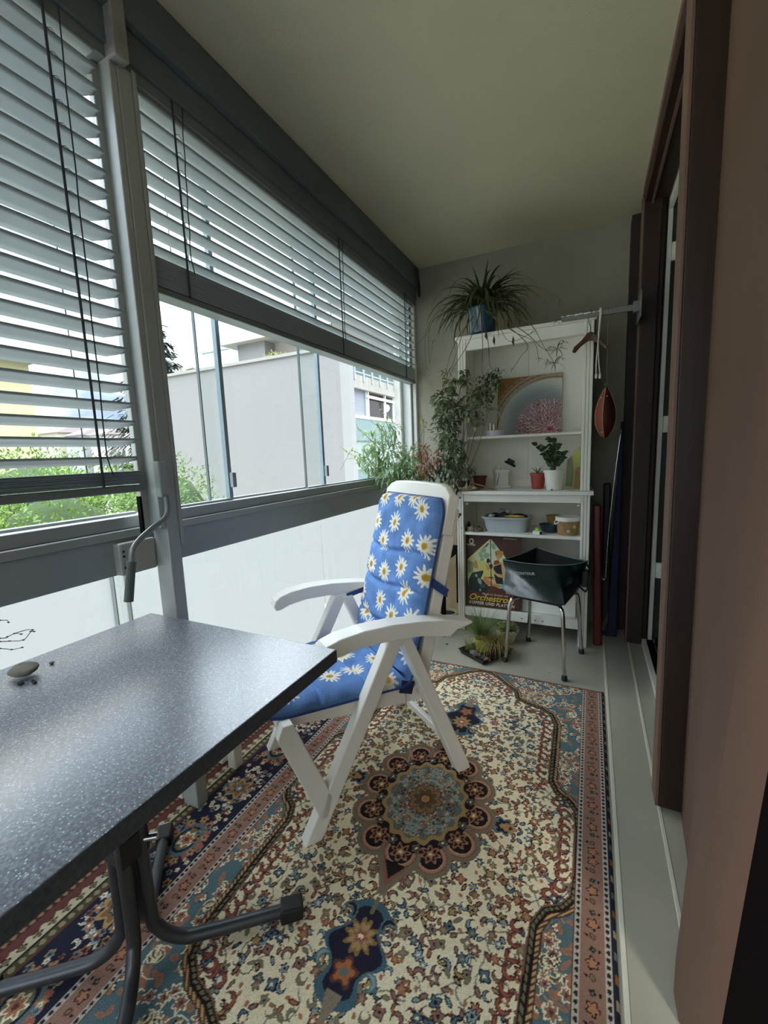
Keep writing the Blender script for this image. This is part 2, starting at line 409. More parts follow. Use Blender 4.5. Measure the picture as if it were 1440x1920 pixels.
# beam and sill rails
struct(MB().box(-1.335, -1.285, YF, YB, .865, .975).build('trim_20', m_alud, bevel=.003))
struct(MB().box(-1.36, -1.275, YF, YB, .975, 1.0).box(-1.36, -1.295, YF, YB, 1.0, 1.038).build('trim_21', m_alu, bevel=.003))
struct(MB().box(-1.36, -1.342, YF, YB, 2.335, 2.53).build('trim_22', m_alud, bevel=.003))
g_clear = clear_glass('clear_glass', (.96, .985, .975))
g_edge = mat('glass_edge_seal', (96, 104, 106), .35)
def window(n, y0, y1, seal_near, x):
    wv = struct(MB().box(x - .012, x + .012, y0, y1, 1.030, 1.046).box(x - .012, x + .012, y0, y1, 2.31, 2.335).build('window_%d' % n, m_alu, bevel=.002))
    MB().box(x - .004, x + .004, y0, y1, 1.046, 2.32).build('glass_pane', g_clear, wv)
    MB().box(x - .006, x + .006, y0 - .001, y0 + .003, 1.045, 2.32).build('seal', g_edge, wv)
    if seal_near:
        MB().box(x - .010, x + .010, y1 - .012, y1 + .006, 1.045, 2.32).build('seal', mat('window_frame_seal', (150, 166, 180), .25, spec=.8), wv)
        MB().box(x + .012, x + .030, y1 - .008, y1 + .012, 1.09, 1.15).build('latch', m_alud, wv, bevel=.002)
    return wv
window(1, -1.85, -.35, True, -1.33)
window(2, -.47, .875, False, -1.348)
window(3, .91, 1.275, True, -1.33)
window(4, 1.185, 1.985, True, -1.348)
window(5, 1.795, 3.04, False, -1.33)

# side frame against the end wall
struct(MB().box(-1.335, -1.320, YB - .06, YB, .865, 2.4).box(-1.318, -1.262, YB - .025, YB, .865, 2.4).box(-1.258, -1.240, YB - .05, YB, .9, 2.3).box(-1.232, -1.205, YB - .03, YB, .9, 2.3).build('window_frame', mat('pale_alu', (206, 208, 206), .5), bevel=.003))
w6 = struct(MB().box(-1.42, .60, YF - .08, YF - .03, .35, .39).box(-1.42, .60, YF - .08, YF - .03, 2.38, 2.42).build('window_6', m_alu))  # glazing added in the unseen end wall to let in more light
MB().box(-1.40, .58, YF - .06, YF - .052, .39, 2.38).build('glass_pane', g_clear, w6)
MB().box(-.45, -.40, YF - .08, YF - .03, .39, 2.38).build('mullion', m_alu, w6)
# frosted balustrade panels (outer skin frosted, the rest clear)
g_fr = frosted_glass('frosted_skin', (.285, .292, .286))
for i, (a, b) in enumerate([(YF, -.45), (-.43, .8260), (.8265, 2.0), (2.01, YB)]):
    pn = MB().box(-1.402, -1.390, a, b, .02, .90).build('balustrade_panel_%d' % (i + 1), [g_clear, g_fr])
    me = pn.data
    for p in me.polygons: p.material_index = 1 if p.normal.x < -.9 else 0
    struct(pn)
struct(MB().box(-1.41, -1.38, YF, YB, 0, .03).build('trim_23', m_alu))
struct(MB().box(-1.41, -1.384, .800, .804, .03, .9).box(-1.41, -1.384, .846, .850, .03, .9).build('trim_24', mat('pale_clip', (196, 204, 200), .5)))
# post with its guide channel and bracket
post = thing('window_post', 'light grey metal post rising from behind the table to the lintel', 'post', (-1.22, .885, 0))
MB().box(-1.262, -1.19, .872, .915, 0, 2.29).build('shaft', m_alu, post, bevel=.004)
MB().box(-1.248, -1.192, .852, .872, 1.0, 2.30).box(-1.262, -1.240, .832, .872, 1.0, 2.30).build('guide_channel', m_alu, post, bevel=.003)
MB().box(-1.256, -1.240, .826, .832, .985, 1.10).build('channel_slot', m_black, post)
MB().box(-1.215, -1.190, .915, .93, .93, 2.3).build('guide_channel', m_alu, post, bevel=.003)
MB().box(-1.25, -1.158, .849, .890, 2.28, CEIL).build('top_bracket', mat('post_top', (150, 148, 144), .6, noise=.1, scale=20), post, bevel=.004)
br = MB().box(-1.30, -1.255, .755, .872, .865, .965).build('bracket', mat('pale_bracket', (176, 176, 168), .5), post, bevel=.006)
for z in (.94, .925, .89): MB().lathe([(.0035, 0), (.0035, .003)], (-1.254, .765, z), 10, Euler((0, pi / 2, 0))).build('screw', m_blk, br)

# ================================================================== venetian blinds
def slat_mesh(L):
    # cross-section across the 62 mm width: shallow arc with rolled rims, clipped corners at the ends
    prof = [(-.031, .0035), (-.029, -.0005), (-.015, .0028), (0, .004), (.015, .0028), (.029, -.0005), (.031, .0035)]
    v = []; ys = [0, .006, .016, .034, L - .034, L - .016, L - .006, L]
    cin = [.80, .92, 1, 1, 1, 1, .92, .80]; cout = [-.2, .05, .45, 1, 1, .45, .05, -.2]   # inner rim nearly square, outer corner cut back
    for y, ki, ko in zip(ys, cin, cout):
        for a, b in prof:
            t = (a + .031) / .062; x0 = -.031 * ko; x1 = .031 * ki; v.append((x0 + (x1 - x0) * t, y, b))
    m = len(prof); f = [(i * m + j, i * m + j + 1, (i + 1) * m + j + 1, (i + 1) * m + j) for i in range(7) for j in range(m - 1)]
    me = bpy.data.meshes.new('slat'); me.from_pydata(v, [], f); me.materials.append(m_slat)
    me.polygons.foreach_set('use_smooth', [True] * len(me.polygons)); return me
def blind(label, y0, y1, zbot, zstack, ztop, cords, tilt, group):
    X = -1.232
    t = thing('venetian_blind', label, 'blind', (X, y0, zbot), 0, group)
    me = slat_mesh(y1 - y0)
    z = zstack + .03; k = 0
    zs = []
    while z < ztop: zs.append(z); z += .0513
    for z in zs:
        o = link('slat', me, t); o.location = (X, y0, z); o.rotation_euler = (0, -tilt, 0)
        s_ = o.modifiers.new('thick', 'SOLIDIFY'); s_.thickness = .001
        o2 = MB().tube([(X + .01, y0 - .014, z), (X + .01, y0 + .004, z)], .0025, 6).build('pin', m_alud, o)
    # stacked slats lying on the bottom rail
    nst = int((zstack - (zbot + .022)) / .0042)
    zz = zbot + .024
    for i in range(nst):
        o = link('slat', me, t); o.location = (X + random.uniform(-.001, .001), y0, zz); zz += .0042
    MB().box(X - .032, X + .032, y0 + .002, y1 - .002, zbot, zbot + .020).build('bottom_rail', mat('blind_rail', (120, 128, 126), .45, metal=.2), t, bevel=.004)
    MB().box(X - .03, X + .03, y0, y1, ztop + .01, ztop + .045).build('head_rail', m_alud, t, bevel=.003)
    for yc in cords:
        MB().tube([(X + .036, yc, ztop + .04), (X + .035, yc, zbot + .02)], .0032, 6).build('lift_tape', mat('cord_dark', (58, 64, 68), .8), t)
        pts = [(X + .040, yc + .035, ztop + .04)] + [(X + .037 + .002 * math.sin(q * 2.1), yc + .035 - .018 * (q / 12) , ztop + .04 - (ztop - zstack) * q / 12) for q in range(1, 13)] + [(X + .034, yc + .03, zstack - .01)]
        MB().tube(pts, .0018, 5).build('ladder_cord', MATS['cord_dark'], t)
        MB().tube([(X - .034, yc, ztop), (X - .034, yc, zbot + .02)], .0015, 5).build('ladder_cord', MATS['cord_dark'], t)
        lp = MB()
        for z in zs:
            lp.tube([(X + .034, yc, z + .006), (X + .038, yc + .012, z + .010), (X + .034, yc + .03, z + .004)], .0009, 4)
        stuff(lp.build('ladder_loops', MATS['cord_dark'], t))
    return t
blind('grey venetian blind left of the post, lowered almost to the sill', -.42, .822, 1.118, 1.180, 2.27, [-.1, .700], .29, 'venetian blinds over the glazing')
blind('grey venetian blind right of the post, raised halfway with stacked slats', .925, 3.062, 1.715, 1.822, 2.27, [1.05, 2.02, 2.88], -.02, 'venetian blinds over the glazing')
# hanging cord loop tied at the far end of the lintel
tag(MB().tube([(-1.155, 3.0, 2.50), (-1.15, 3.03, 2.44), (-1.15, 3.02, 2.35), (-1.15, 3.05, 2.32), (-1.15, 3.055, 2.40), (-1.155, 3.035, 2.46)], .006, 6, smooth=5).build('cord_loop', m_blk, smooth=True),
    'short dark cord loop hanging at the far end of the lintel', 'cord')

# crank handle of the left blind
ck = thing('crank_handle', 'grey metal blind crank folded down against the window post', 'crank', (-1.165, .86, 1.11))
MB().box(-1.19, -1.163, .845, .872, 1.095, 1.205).build('socket', m_alud, ck, bevel=.004)
MB().tube([(-1.165, .860, 1.10), (-1.163, .860, 1.065), (-1.160, .848, 1.035), (-1.158, .80, 1.010), (-1.158, .755, .982), (-1.158, .732, .955), (-1.16, .728, .915)], .0085, 12, smooth=6).build('rod', mat('grey_crank', (136, 140, 138), .38, metal=.4), ck, smooth=True)
MB().lathe([(.0125, 0), (.0125, .010), (.0115, .012), (.0125, .11), (.0118, .113)], (-1.16, .7275, .927), 16, Euler((pi - .20, 0, 0))).build('grip', mat('grey_grip', (92, 96, 94), .55), ck, smooth='auto')

# unseen fill lamp added behind the camera to brighten the balcony interior
lamp = thing('fill_lamp', 'unseen round fill lamp added in the room behind the camera', 'lamp', (1.25, -.55, CEIL))
m_l = bpy.data.materials.new('fill_lamp_glow'); m_l.use_nodes = True; b_ = m_l.node_tree.nodes['Principled BSDF']; b_.inputs['Emission Color'].default_value = (1, .95, .86, 1); b_.inputs['Emission Strength'].default_value = 14
MB().lathe([(.0, -.06), (.20, -.055), (.24, -.03), (.24, -.005), (.0, -.004)], (1.25, -.55, CEIL), 32).build('shade', m_l, lamp, smooth='auto')

# ================================================================== rug
def make_rug():
    h = .0028
    q = Paint(0, .86, 0, 1.44, h, (250, 236, 202))
    A, B = q.A, q.B
    NAVY = (44, 44, 60); TEAL = (96, 122, 128); RUST = (182, 126, 94); PINK = (156, 120, 106); OLIVE = (128, 122, 92); BRN = (104, 66, 56)
    CREAM = (250, 236, 202); OCH = (184, 152, 104); BLK = (42, 36, 36); GREY = (146, 132, 114); LB = (148, 168, 170); BURG = (104, 64, 60)
    R_ = random.Random(5)
    def flower(a, b, r, k, oc, ic, cc, ph=0):
        q.blob(a, b, r * 1.3, lambda dx, dy: np.hypot(dx, dy) / (r * (1 + .24 * np.cos(k * np.arctan2(dy, dx) + ph))), [(1.0, oc), (.74, ic), (.3, cc)])
    def bud(a, b, L, W, rot, oc, ic):
        q.ell(a, b, L, W, rot, oc); q.ell(a, b, L * .62, W * .52, rot, ic)
    def crescent(a, b, r, rot, oc, ic):
        W = q.win(a, b, r * 1.1); dx = q.A[W] - a; dy = q.B[W] - b
        d0 = np.hypot(dx, dy); d1 = np.hypot(dx - r * .42 * math.cos(rot), dy - r * .42 * math.sin(rot))
        m = (d0 < r) & (d1 > r * .62); q.C[W][m] = lin(oc)
        m = (d0 < r * .82) & (d1 > r * .82); q.C[W][m] = lin(ic)
    # --- small motifs over the cream field, on wandering vines
    for i in range(46):
        a, b = R_.uniform(0, .5), R_.uniform(0, 1.0); th = R_.uniform(0, 6.28); pts = []
        for k in range(16):
            pts.append((a, b)); th += R_.uniform(-.7, .9); a += .012 * math.cos(th); b += .012 * math.sin(th)
        q.line(pts, .0032, R_.choice([(120, 134, 130), (134, 140, 124), (118, 120, 108)]))
    pal = [(BRN, RUST), (NAVY, LB), (BLK, OCH), (BRN, PINK), (NAVY, TEAL), (OLIVE, GREY), (BLK, RUST), (BRN, GREY)]
    st = .0255
    for i in range(int(.52 / st)):
        for j in range(int(1.0 / st)):
            a = (i + .5 + R_.uniform(-.38, .38)) * st; b = (j + .5 + R_.uniform(-.38, .38)) * st
            oc, ic = R_.choice(pal); t = R_.random()
            if t < .38: flower(a, b, R_.uniform(.0095, .0145), R_.choice([4, 5, 6]), oc, ic, R_.choice([CREAM, OCH, NAVY]), R_.uniform(0, 6))
            elif t < .60: crescent(a, b, R_.uniform(.011, .016), R_.uniform(0, 6.28), oc, ic)
            elif t < .9: bud(a, b, R_.uniform(.009, .014), R_.uniform(.0048, .0068), R_.uniform(0, 3.14), oc, ic)
            else: bud(a, b, .006, .0045, R_.uniform(0, 3), RUST, RUST)
    # --- corner spandrels
    P = [(-.1, .935), (.03, .935), (.08, .90), (.15, .835), (.19, .80), (.205, .745), (.25, .722), (.31, .708), (.362, .672), (.388, .60), (.392, .40), (.394, .26), (.415, .215), (.455, .19), (.482, .15), (.488, .08), (.488, -.1)]
    D = np.full(A.shape, 9.)
    for (x0, y0), (x1, y1) in zip(P[:-1], P[1:]): D = np.minimum(D, segd(A, B, x0, y0, x1, y1))
    inside = inpoly(A, B, np.array(P + [(-.1, -.1)]))
    outm = ~inside
    field = q.C.copy(); q.fill(outm, TEAL)
    for i in range(520):
        a, b = R_.uniform(.12, .49), R_.uniform(.2, 1.0); t = R_.random()
        if t < .4: bud(a, b, R_.uniform(.010, .022), R_.uniform(.005, .009), R_.uniform(0, 3.1), RUST, PINK)
        elif t < .7: flower(a, b, R_.uniform(.010, .018), 6, CREAM, PINK, BRN, R_.uniform(0, 6))
        elif t < .85: flower(a, b, .011, 4, BLK, CREAM, RUST)
        else: crescent(a, b, .016, R_.uniform(0, 6.28), CREAM, (92, 96, 76))
    for i in range(26):
        a, b = R_.uniform(.2, .48), R_.uniform(.2, .95); th = R_.uniform(0, 6.28); pts = []
        for k in range(12):
            pts.append((a, b)); th += .35; a += .012 * math.cos(th); b += .012 * math.sin(th)
        q.line(pts, .003, R_.choice([CREAM, OCH, (190, 150, 120)]))
    q.C[inside] = field[inside]
    # outline bands follow the spandrel edge
    s_ = (A + B)
    beads = (np.sin((A * 1.0 + B) * 2 * pi / .0135) > -.2)
    q.fill((D < .021) & inside, (132, 100, 84)); q.fill((D < .017) & inside, BLK); q.fill((D < .0135) & inside & (np.sin((A - B) * 2 * pi / .02) > -.6), OLIVE); q.fill((D < .0065) & inside, BLK)
    m = (D < .013) & outm; q.fill(m, (92, 66, 56)); q.fill((D > .001) & (D < .0095) & outm & beads, (206, 168, 118))
    # comb of curled palmettes just inside
    for (x0, y0), (x1, y1) in zip(P[1:-1], P[2:]):
        L = math.hypot(x1 - x0, y1 - y0); k = max(1, int(L / .029)); nx, ny = (y1 - y0) / L, -(x1 - x0) / L
        for i in range(k):
            t = (i + .5) / k; a = x0 + (x1 - x0) * t + nx * .047 ; b = y0 + (y1 - y0) * t + ny * .047
            if not (a < .5): continue
            a2, b2 = (x0 + (x1 - x0) * t - abs(nx) * .047, y0 + (y1 - y0) * t - abs(ny) * .047)
            crescent(a2, b2, .0175, math.atan2(y1 - y0, x1 - x0) + .6, BURG, (164, 96, 78)); q.ell(a2, b2, .0055, .0055, 0, CREAM)
    # --- side borders
    def band(x0, x1, c): q.fill((A >= x0) & (A < x1), c)
    def chain(x0, x1, bgc, fg, per=.016):
        band(x0, x1, bgc); c = (x0 + x1) / 2; hw = (x1 - x0) / 2
        ph = (B / per) % 1 - .5
        q.fill((A >= x0) & (A < x1) & (((A - c) / (hw * .62)) ** 2 + (ph / .34) ** 2 < 1), fg)
    band(.474, .479, BRN); chain(.479, .492, (196, 188, 172), (44, 44, 58)); band(.492, .545, PINK)
    for j in range(48):
        b = .015 + j * .03
        if j % 3 == 0: flower(.5185, b, .0135, 5, BLK, RUST, (176, 134, 104), j)
        elif j % 3 == 1: bud(.5185, b, .009, .0065, .8, BRN, OLIVE); bud(.505, b, .005, .003, .4, BLK, BLK)
        else: flower(.5185, b, .009, 4, OLIVE, NAVY, PINK, j); bud(.533, b, .005, .003, 2, BLK, BLK)
    chain(.545, .559, (196, 188, 172), (44, 44, 58)); band(.559, .712, NAVY)
    for j in range(5):
        b = .02 + j * .45 - .0
        for bb, big in ((b - .245 + .225, 1), (b + .225 - .02, 0)):
            if big:
                flower(.638, bb, .058, 8, (166, 104, 84), (176, 118, 96), TEAL, 0)
                q.blob(.638, bb, .05, lambda dx, dy: np.hypot(dx / .045, dy / .062), [(1, TEAL), (.78, NAVY), (.62, OLIVE)])
                flower(.638, bb, .024, 7, CREAM, RUST, BRN)
                for k in range(9):
                    an = k * 2 * pi / 9; flower(.638 + .05 * math.cos(an), bb + .078 * math.sin(an), .013, 5, (176, 116, 92), OCH, NAVY, k)
            else:
                flower(.638, bb, .040, 6, OCH, (138, 108, 74), NAVY, .4); flower(.638, bb, .015, 6, NAVY, LB, CREAM)
                for k in range(8):
                    an = k * 2 * pi / 8 + .3; flower(.638 + .048 * math.cos(an), bb + .065 * math.sin(an), .012, 5, (150, 160, 150), RUST, CREAM, k)
                    crescent(.638 + .058 * math.cos(an + .3), bb + .098 * math.sin(an + .3), .012, an, CREAM, LB)
    for i in range(330):
        a, b = R_.uniform(.57, .705), R_.uniform(0, 1.42)
        if q.C[min(q.na - 1, int(a / h)), min(q.nb - 1, int(b / h))].sum() < .12: flower(a, b, R_.uniform(.006, .011), 5, R_.choice([RUST, LB, OCH, PINK]), R_.choice([CREAM, TEAL, BRN]), NAVY, i)
    band(.712, .718, BRN); chain(.718, .742, (84, 78, 56), (150, 140, 108), .022)
    band(.742, .746, BLK); band(.746, .785, (196, 184, 156))
    zz = np.abs(((B / .034) % 1) - .5) * 2
    q.fill((A > .746) & (A < .785) & (A > .765 + .014 * zz) , BURG)
    for j in range(42): flower(.762, .017 + j * .034, .0095, 4, BLK, OLIVE, BURG)
    band(.785, .80, BURG); chain(.80, .818, (70, 52, 44), (150, 116, 92), .02); band(.818, .86, BURG)
    # far and near end guards
    q.fill((B > .935) & (A < .56), (118, 78, 68)); q.fill((B > .942) & (B < .950) & (np.sin(A * 2 * pi / .012) > 0) & (A < .56), (190, 160, 128))
    # --- pendants on the long axis
    def teardrop(cb, sgn, L=.11):
        q.blob(0, cb, .16, lambda dx, dy: np.hypot(dx / (.058 + .018 * np.cos(dy * 60)), dy / L), [(1.12, (78, 108, 122)), (.94, NAVY)])
        for s2 in (1,):
            crescent(.055, cb - sgn * .075, .022, .8, TEAL, NAVY); crescent(.06, cb + sgn * .045, .02, 2.6, TEAL, LB)
        flower(0, cb - sgn * .03, .036, 9, (150, 116, 80), OCH, PINK, 0); flower(0, cb - sgn * .03, .016, 6, PINK, (176, 92, 78), CREAM)
        flower(0, cb + sgn * .05, .028, 5, BRN, (176, 112, 74), TEAL, 1.5)
        q.poly([(-.02, cb + sgn * .09), (.02, cb + sgn * .09), (0, cb + sgn * .17)], GREY)
    teardrop(.49, 1)
    q.line([(0, .36), (0, .40)], .008, OLIVE)
    flower(.262, .0, .030, 6, TEAL, NAVY, OCH); flower(.285, 0, .018, 5, RUST, OCH, NAVY)
    # --- medallion
    th = np.arctan2(B / 1.27, A); rr = np.hypot(A, B / 1.27)
    lob = np.abs(np.sin(th * 6 + 0))
    def ringlobe(cx, cy, r):
        for rad, c in ((r, (136, 122, 102)), (r * .78, (112, 84, 70)), (r * .74, (184, 134, 112)), (r * .62, (208, 166, 136)), (r * .57, BLK)): q.ell(cx, cy, rad, rad, 0, c)
    q.fill(rr < .19, BLK)
    for k in range(4):
        an = k * pi / 6 + 0.0
        ringlobe(.178 * math.cos(an), .178 * 1.27 * math.sin(an), .062)
    ringlobe(0, .215, .062); q.poly([(-.055, .25), (.055, .25), (0, .355)], (136, 122, 102)); q.poly([(-.04, .25), (.04, .25), (0, .325)], (150, 104, 84)); q.poly([(-.032, .25), (.032, .25), (0, .30)], BLK)
    q.fill(rr < .163, BLK)
    for k in range(4):
        an = k * pi / 6; cx, cy = .168 * math.cos(an), .168 * 1.27 * math.sin(an)
        flower(cx, cy, .026, 7, (176, 124, 100), (56, 42, 40), OCH, an); flower(cx, cy, .012, 5, RUST, OCH, CREAM, an)
        for s in (-1, 1):
            a3 = an + s * pi / 12; flower(.150 * math.cos(a3), .150 * 1.27 * math.sin(a3), .013, 5, (110, 124, 118), BRN, CREAM, a3)
    sc1 = rr / (.136 * (1 + .045 * np.cos(th * 16)))
    q.fill(sc1 < 1.0, (176, 148, 106)); q.fill(sc1 < .9, (132, 112, 82)); q.fill(sc1 < .86, (106, 124, 124))
    for i in range(170):
        a, b = R_.uniform(0, .13), R_.uniform(0, .16)
        if math.hypot(a, b / 1.27) < .112 and math.hypot(a, b) > .05:
            t = R_.random()
            if t < .4: crescent(a, b, .010, R_.uniform(0, 6), (170, 168, 150), LB)
            elif t < .7: flower(a, b, .009, 5, RUST, PINK, CREAM, i)
            else: flower(a, b, .007, 5, NAVY, (150, 130, 100), NAVY)
    r0 = np.hypot(A, B / 1.1); t0 = np.arctan2(B / 1.1, A)
    pet = r0 / (.058 * (.62 + .38 * np.abs(np.cos(t0 * 4)))); q.fill(pet < 1.05, BRN); q.fill(pet < .95, (150, 118, 80)); q.fill(pet < .7, (104, 88, 62)); q.fill(r0 < .018, BRN); q.fill(r0 < .012, OCH); q.fill(r0 < .006, RUST)
    # --- unfold to the full rug: x from -1.33 to .088, y from -.20 to 2.18
    cx, cy = -.487, 1.225
    X = np.arange(-1.325, .0885, h); Y = np.arange(-.20, 2.181, h)
    ia = np.clip((np.abs(X - cx) / h).astype(int), 0, q.na - 1); ib = np.clip((np.abs(Y - cy) / h).astype(int), 0, q.nb - 1)
    C = q.C[np.ix_(ia, ib)]
    # navy edge strip with beads shows on the right because the wide border is folded under
    er = (X - cx); mE = er > .560; C[mE] = lin(NAVY)
    yb = np.abs(((Y / .05) % 1) - .5); bead = np.where(yb < .18)[0]
    cols = rng.choice(3, len(bead)); base = np.array([lin((176, 112, 70)), lin((120, 140, 136)), lin((190, 170, 140))])
    grp = (Y[bead] / .05).astype(int) % 3
    for k in np.where(er > .567)[0]: C[k, bead] = base[grp] * .8
    n_ = rng.normal(1, .07, C.shape[:2])[..., None]; C = np.clip(C * n_, 0, 1)
    Z = np.full(C.shape[:2], .009); gx, gy = np.meshgrid(X, Y, indexing='ij')
    Z = Z + .0012 * np.sin(gx * 9 + 1.3 * np.sin(gy * 5))
    edge = np.minimum.reduce([gx - X[0], X[-1] - gx, gy - Y[0], Y[-1] - gy]); Z = np.where(edge < .006, .001 + (Z - .001) * np.clip(edge / .006, 0, 1) ** .5, Z)
    m = mat('rug_wool', rough=.95, attr='Col', bump=.9, bscale=420, spec=.1)
    return grid_mesh('patterned_rug', np.stack([gx, gy, Z], -1), C, m)
tag(make_rug(), 'patterned rug with a round floral medallion on a cream field, blue corners', 'rug')

# ================================================================== table
TX0, TX1, TY0, TY1, TZ = -1.27, -.56, -.46, .84, .72
tb = thing('folding_table', 'folding garden table with dark speckled top on grey tubular legs', 'table', (-.915, .19, 0))
def table_mat():
    m = bpy.data.materials.new('speckled_top'); m.use_nodes = True; n = m.node_tree; b = n.nodes['Principled BSDF']
    t = n.nodes.new('ShaderNodeTexCoord')
    v = n.nodes.new('ShaderNodeTexVoronoi'); v.inputs['Scale'].default_value = 210
    v2 = n.nodes.new('ShaderNodeTexNoise'); v2.inputs['Scale'].default_value = 190; v2.inputs['Detail'].default_value = 3
    r1 = n.nodes.new('ShaderNodeValToRGB'); r1.color_ramp.elements[0].position = .42; r1.color_ramp.elements[0].color = (*lin((62, 68, 80)), 1)
    r1.color_ramp.elements[1].position = .66; r1.color_ramp.elements[1].color = (*lin((128, 134, 146)), 1)
    r2 = n.nodes.new('ShaderNodeValToRGB'); r2.color_ramp.elements[0].position = .21; r2.color_ramp.elements[0].color = (1, 1, 1, 1)
    r2.color_ramp.elements[1].position = .32; r2.color_ramp.elements[1].color = (0, 0, 0, 1)
    sp = n.nodes.new('ShaderNodeMath'); sp.operation = 'GREATER_THAN'; sp.inputs[1].default_value = .55
    sx = n.nodes.new('ShaderNodeSeparateColor'); mu = n.nodes.new('ShaderNodeMath'); mu.operation = 'MULTIPLY'
    mx = n.nodes.new('ShaderNodeMixRGB'); mx.inputs[2].default_value = (*lin((214, 220, 224)), 1)
    L = n.links.new
    L(t.outputs['Object'], v.inputs['Vector']); L(t.outputs['Object'], v2.inputs['Vector']); L(v2.outputs['Fac'], r1.inputs['Fac'])
    L(v.outputs['Distance'], r2.inputs['Fac']); L(v.outputs['Color'], sx.inputs[0]); L(sx.outputs[0], sp.inputs[0]); L(r2.outputs['Color'], mu.inputs[0]); L(sp.outputs[0], mu.inputs[1])
    L(mu.outputs[0], mx.inputs[0]); L(r1.outputs['Color'], mx.inputs[1]); L(mx.outputs[0], b.inputs['Base Color'])
    b.inputs['Roughness'].default_value = .36; b.inputs['Specular IOR Level'].default_value = 1.0
    b.inputs['Coat Weight'].default_value = 1.0; b.inputs['Coat Roughness'].default_value = .30; b.inputs['Coat IOR'].default_value = 1.75
    bp = n.nodes.new('ShaderNodeBump'); bp.inputs['Strength'].default_value = .25; bp.inputs['Distance'].default_value = .001
    L(v2.outputs['Fac'], bp.inputs['Height']); L(bp.outputs['Normal'], b.inputs['Normal'])
    return m
tt = MB().box(TX0, TX1, TY0, TY1, TZ - .034, TZ).build('tabletop', [table_mat(), mat('dark_edge_band', (44, 50, 60), .5, rgb2=(66, 74, 84), scale=160)], tb, bevel=.004, seg=3)
for p_ in tt.data.polygons: p_.material_index = 0 if p_.normal.z > .5 else 1
cx, cy = -.945, .50
# two folding tube frames crossing at a pivot
for a, (fx, fy) in enumerate([(-.665, .745), (-1.20, .755), (-1.215, .29), (-.70, .235)]):
    dx, dy = fx - cx, fy - cy; L = math.hypot(dx, dy); ux, uy = dx / L, dy / L
    o_ = .030
    pts = [(cx + ux * .20, cy + uy * .20, .672), (cx + ux * .09, cy + uy * .09, .668), (cx + ux * (o_ + .012), cy + uy * (o_ + .012), .63), (cx + ux * o_, cy + uy * o_, .55),
           (cx + ux * o_, cy + uy * o_, .16), (cx + ux * (o_ + .015), cy + uy * (o_ + .015), .085), (cx + ux * (o_ + .06), cy + uy * (o_ + .06), .044), (cx + ux * .15, cy + uy * .15, .034), (fx, fy, .026)]
    lg = MB().tube(pts, .0155, 14, smooth=5).build('leg', m_steel, tb, smooth=True)
    MB().beam((fx - ux * .045, fy - uy * .045, .025), (fx + ux * .012, fy + uy * .012, .022), (0, 0, 1), .043, .044).build('foot_cap', m_blk, lg, bevel=.005)
pv = MB().box(cx - .035, cx + .035, cy - .035, cy + .035, .30, .37).build('pivot', m_blk, tb, bevel=.006)
MB().box(cx - .02, cx + .02, cy - .05, cy + .05, .50, .54).build('clamp', m_blk, tb, bevel=.006)
MB().tube([(cx - .055, cy - .04, .335), (cx + .055, cy + .04, .335)], .008, 10).build('bolt', m_chrome, pv, smooth='auto')
MB().box(-1.12, -.76, .26, .74, .668, .686).build('mounting_plate', m_blk, tb)

def pebble(name, c, r, sx, sy, sz, m, seed, rz=0, flat=None, rx=0):
    bm = bmesh.new(); bmesh.ops.create_icosphere(bm, subdivisions=3, radius=1); R_ = random.Random(seed); ph = [R_.uniform(0, 6) for _ in range(6)]
    for v in bm.verts:
        k = 1 + .10 * math.sin(v.co.x * 3 + ph[0]) + .08 * math.sin(v.co.y * 4 + ph[1]) + .06 * math.sin(v.co.z * 5 + ph[2] + v.co.x * 2)
        v.co *= k * r; v.co.x *= sx; v.co.y *= sy; v.co.z *= sz
    bmesh.ops.transform(bm, matrix=Matrix.Translation(c) @ Euler((rx, 0, rz)).to_matrix().to_4x4(), verts=bm.verts)
    me = bpy.data.meshes.new(name); bm.to_mesh(me); bm.free(); me.materials.append(m); return link(name, me, None, smooth=True)
m_stone = mat('grey_stone', (128, 124, 114), .8, noise=.15, scale=40, bump=.3)
m_stoned = mat('dark_stone', (40, 40, 40), .8, noise=.2, scale=40, bump=.3)
tag(pebble('pebble', (-1.175, .452, .7365), .030, 1.15, .62, .40, m_stone, 1, rz=.55, rx=.12), 'large flat grey pebble on the table near its left edge', 'pebble')
tag(pebble('pebble', (-1.180, .512, .7235), .0055, 1.1, .9, .6, m_stone, 2), 'tiny grey pebble alone on the table behind the large one', 'pebble')
for i, (x, y, r) in enumerate([(-1.135, .43, .007), (-1.112, .445, .005), (-1.125, .448, .004)]):
    tag(pebble('charcoal_crumb', (x, y, .72 + r * .55), r, 1, .8, .6, m_stoned, 5 + i), ['largest black crumb before the flat pebble on the table', 'small black crumb nearest the camera before the flat pebble', 'smallest black crumb close under the flat pebble'][i], 'crumb', 'dark crumbs on the table')

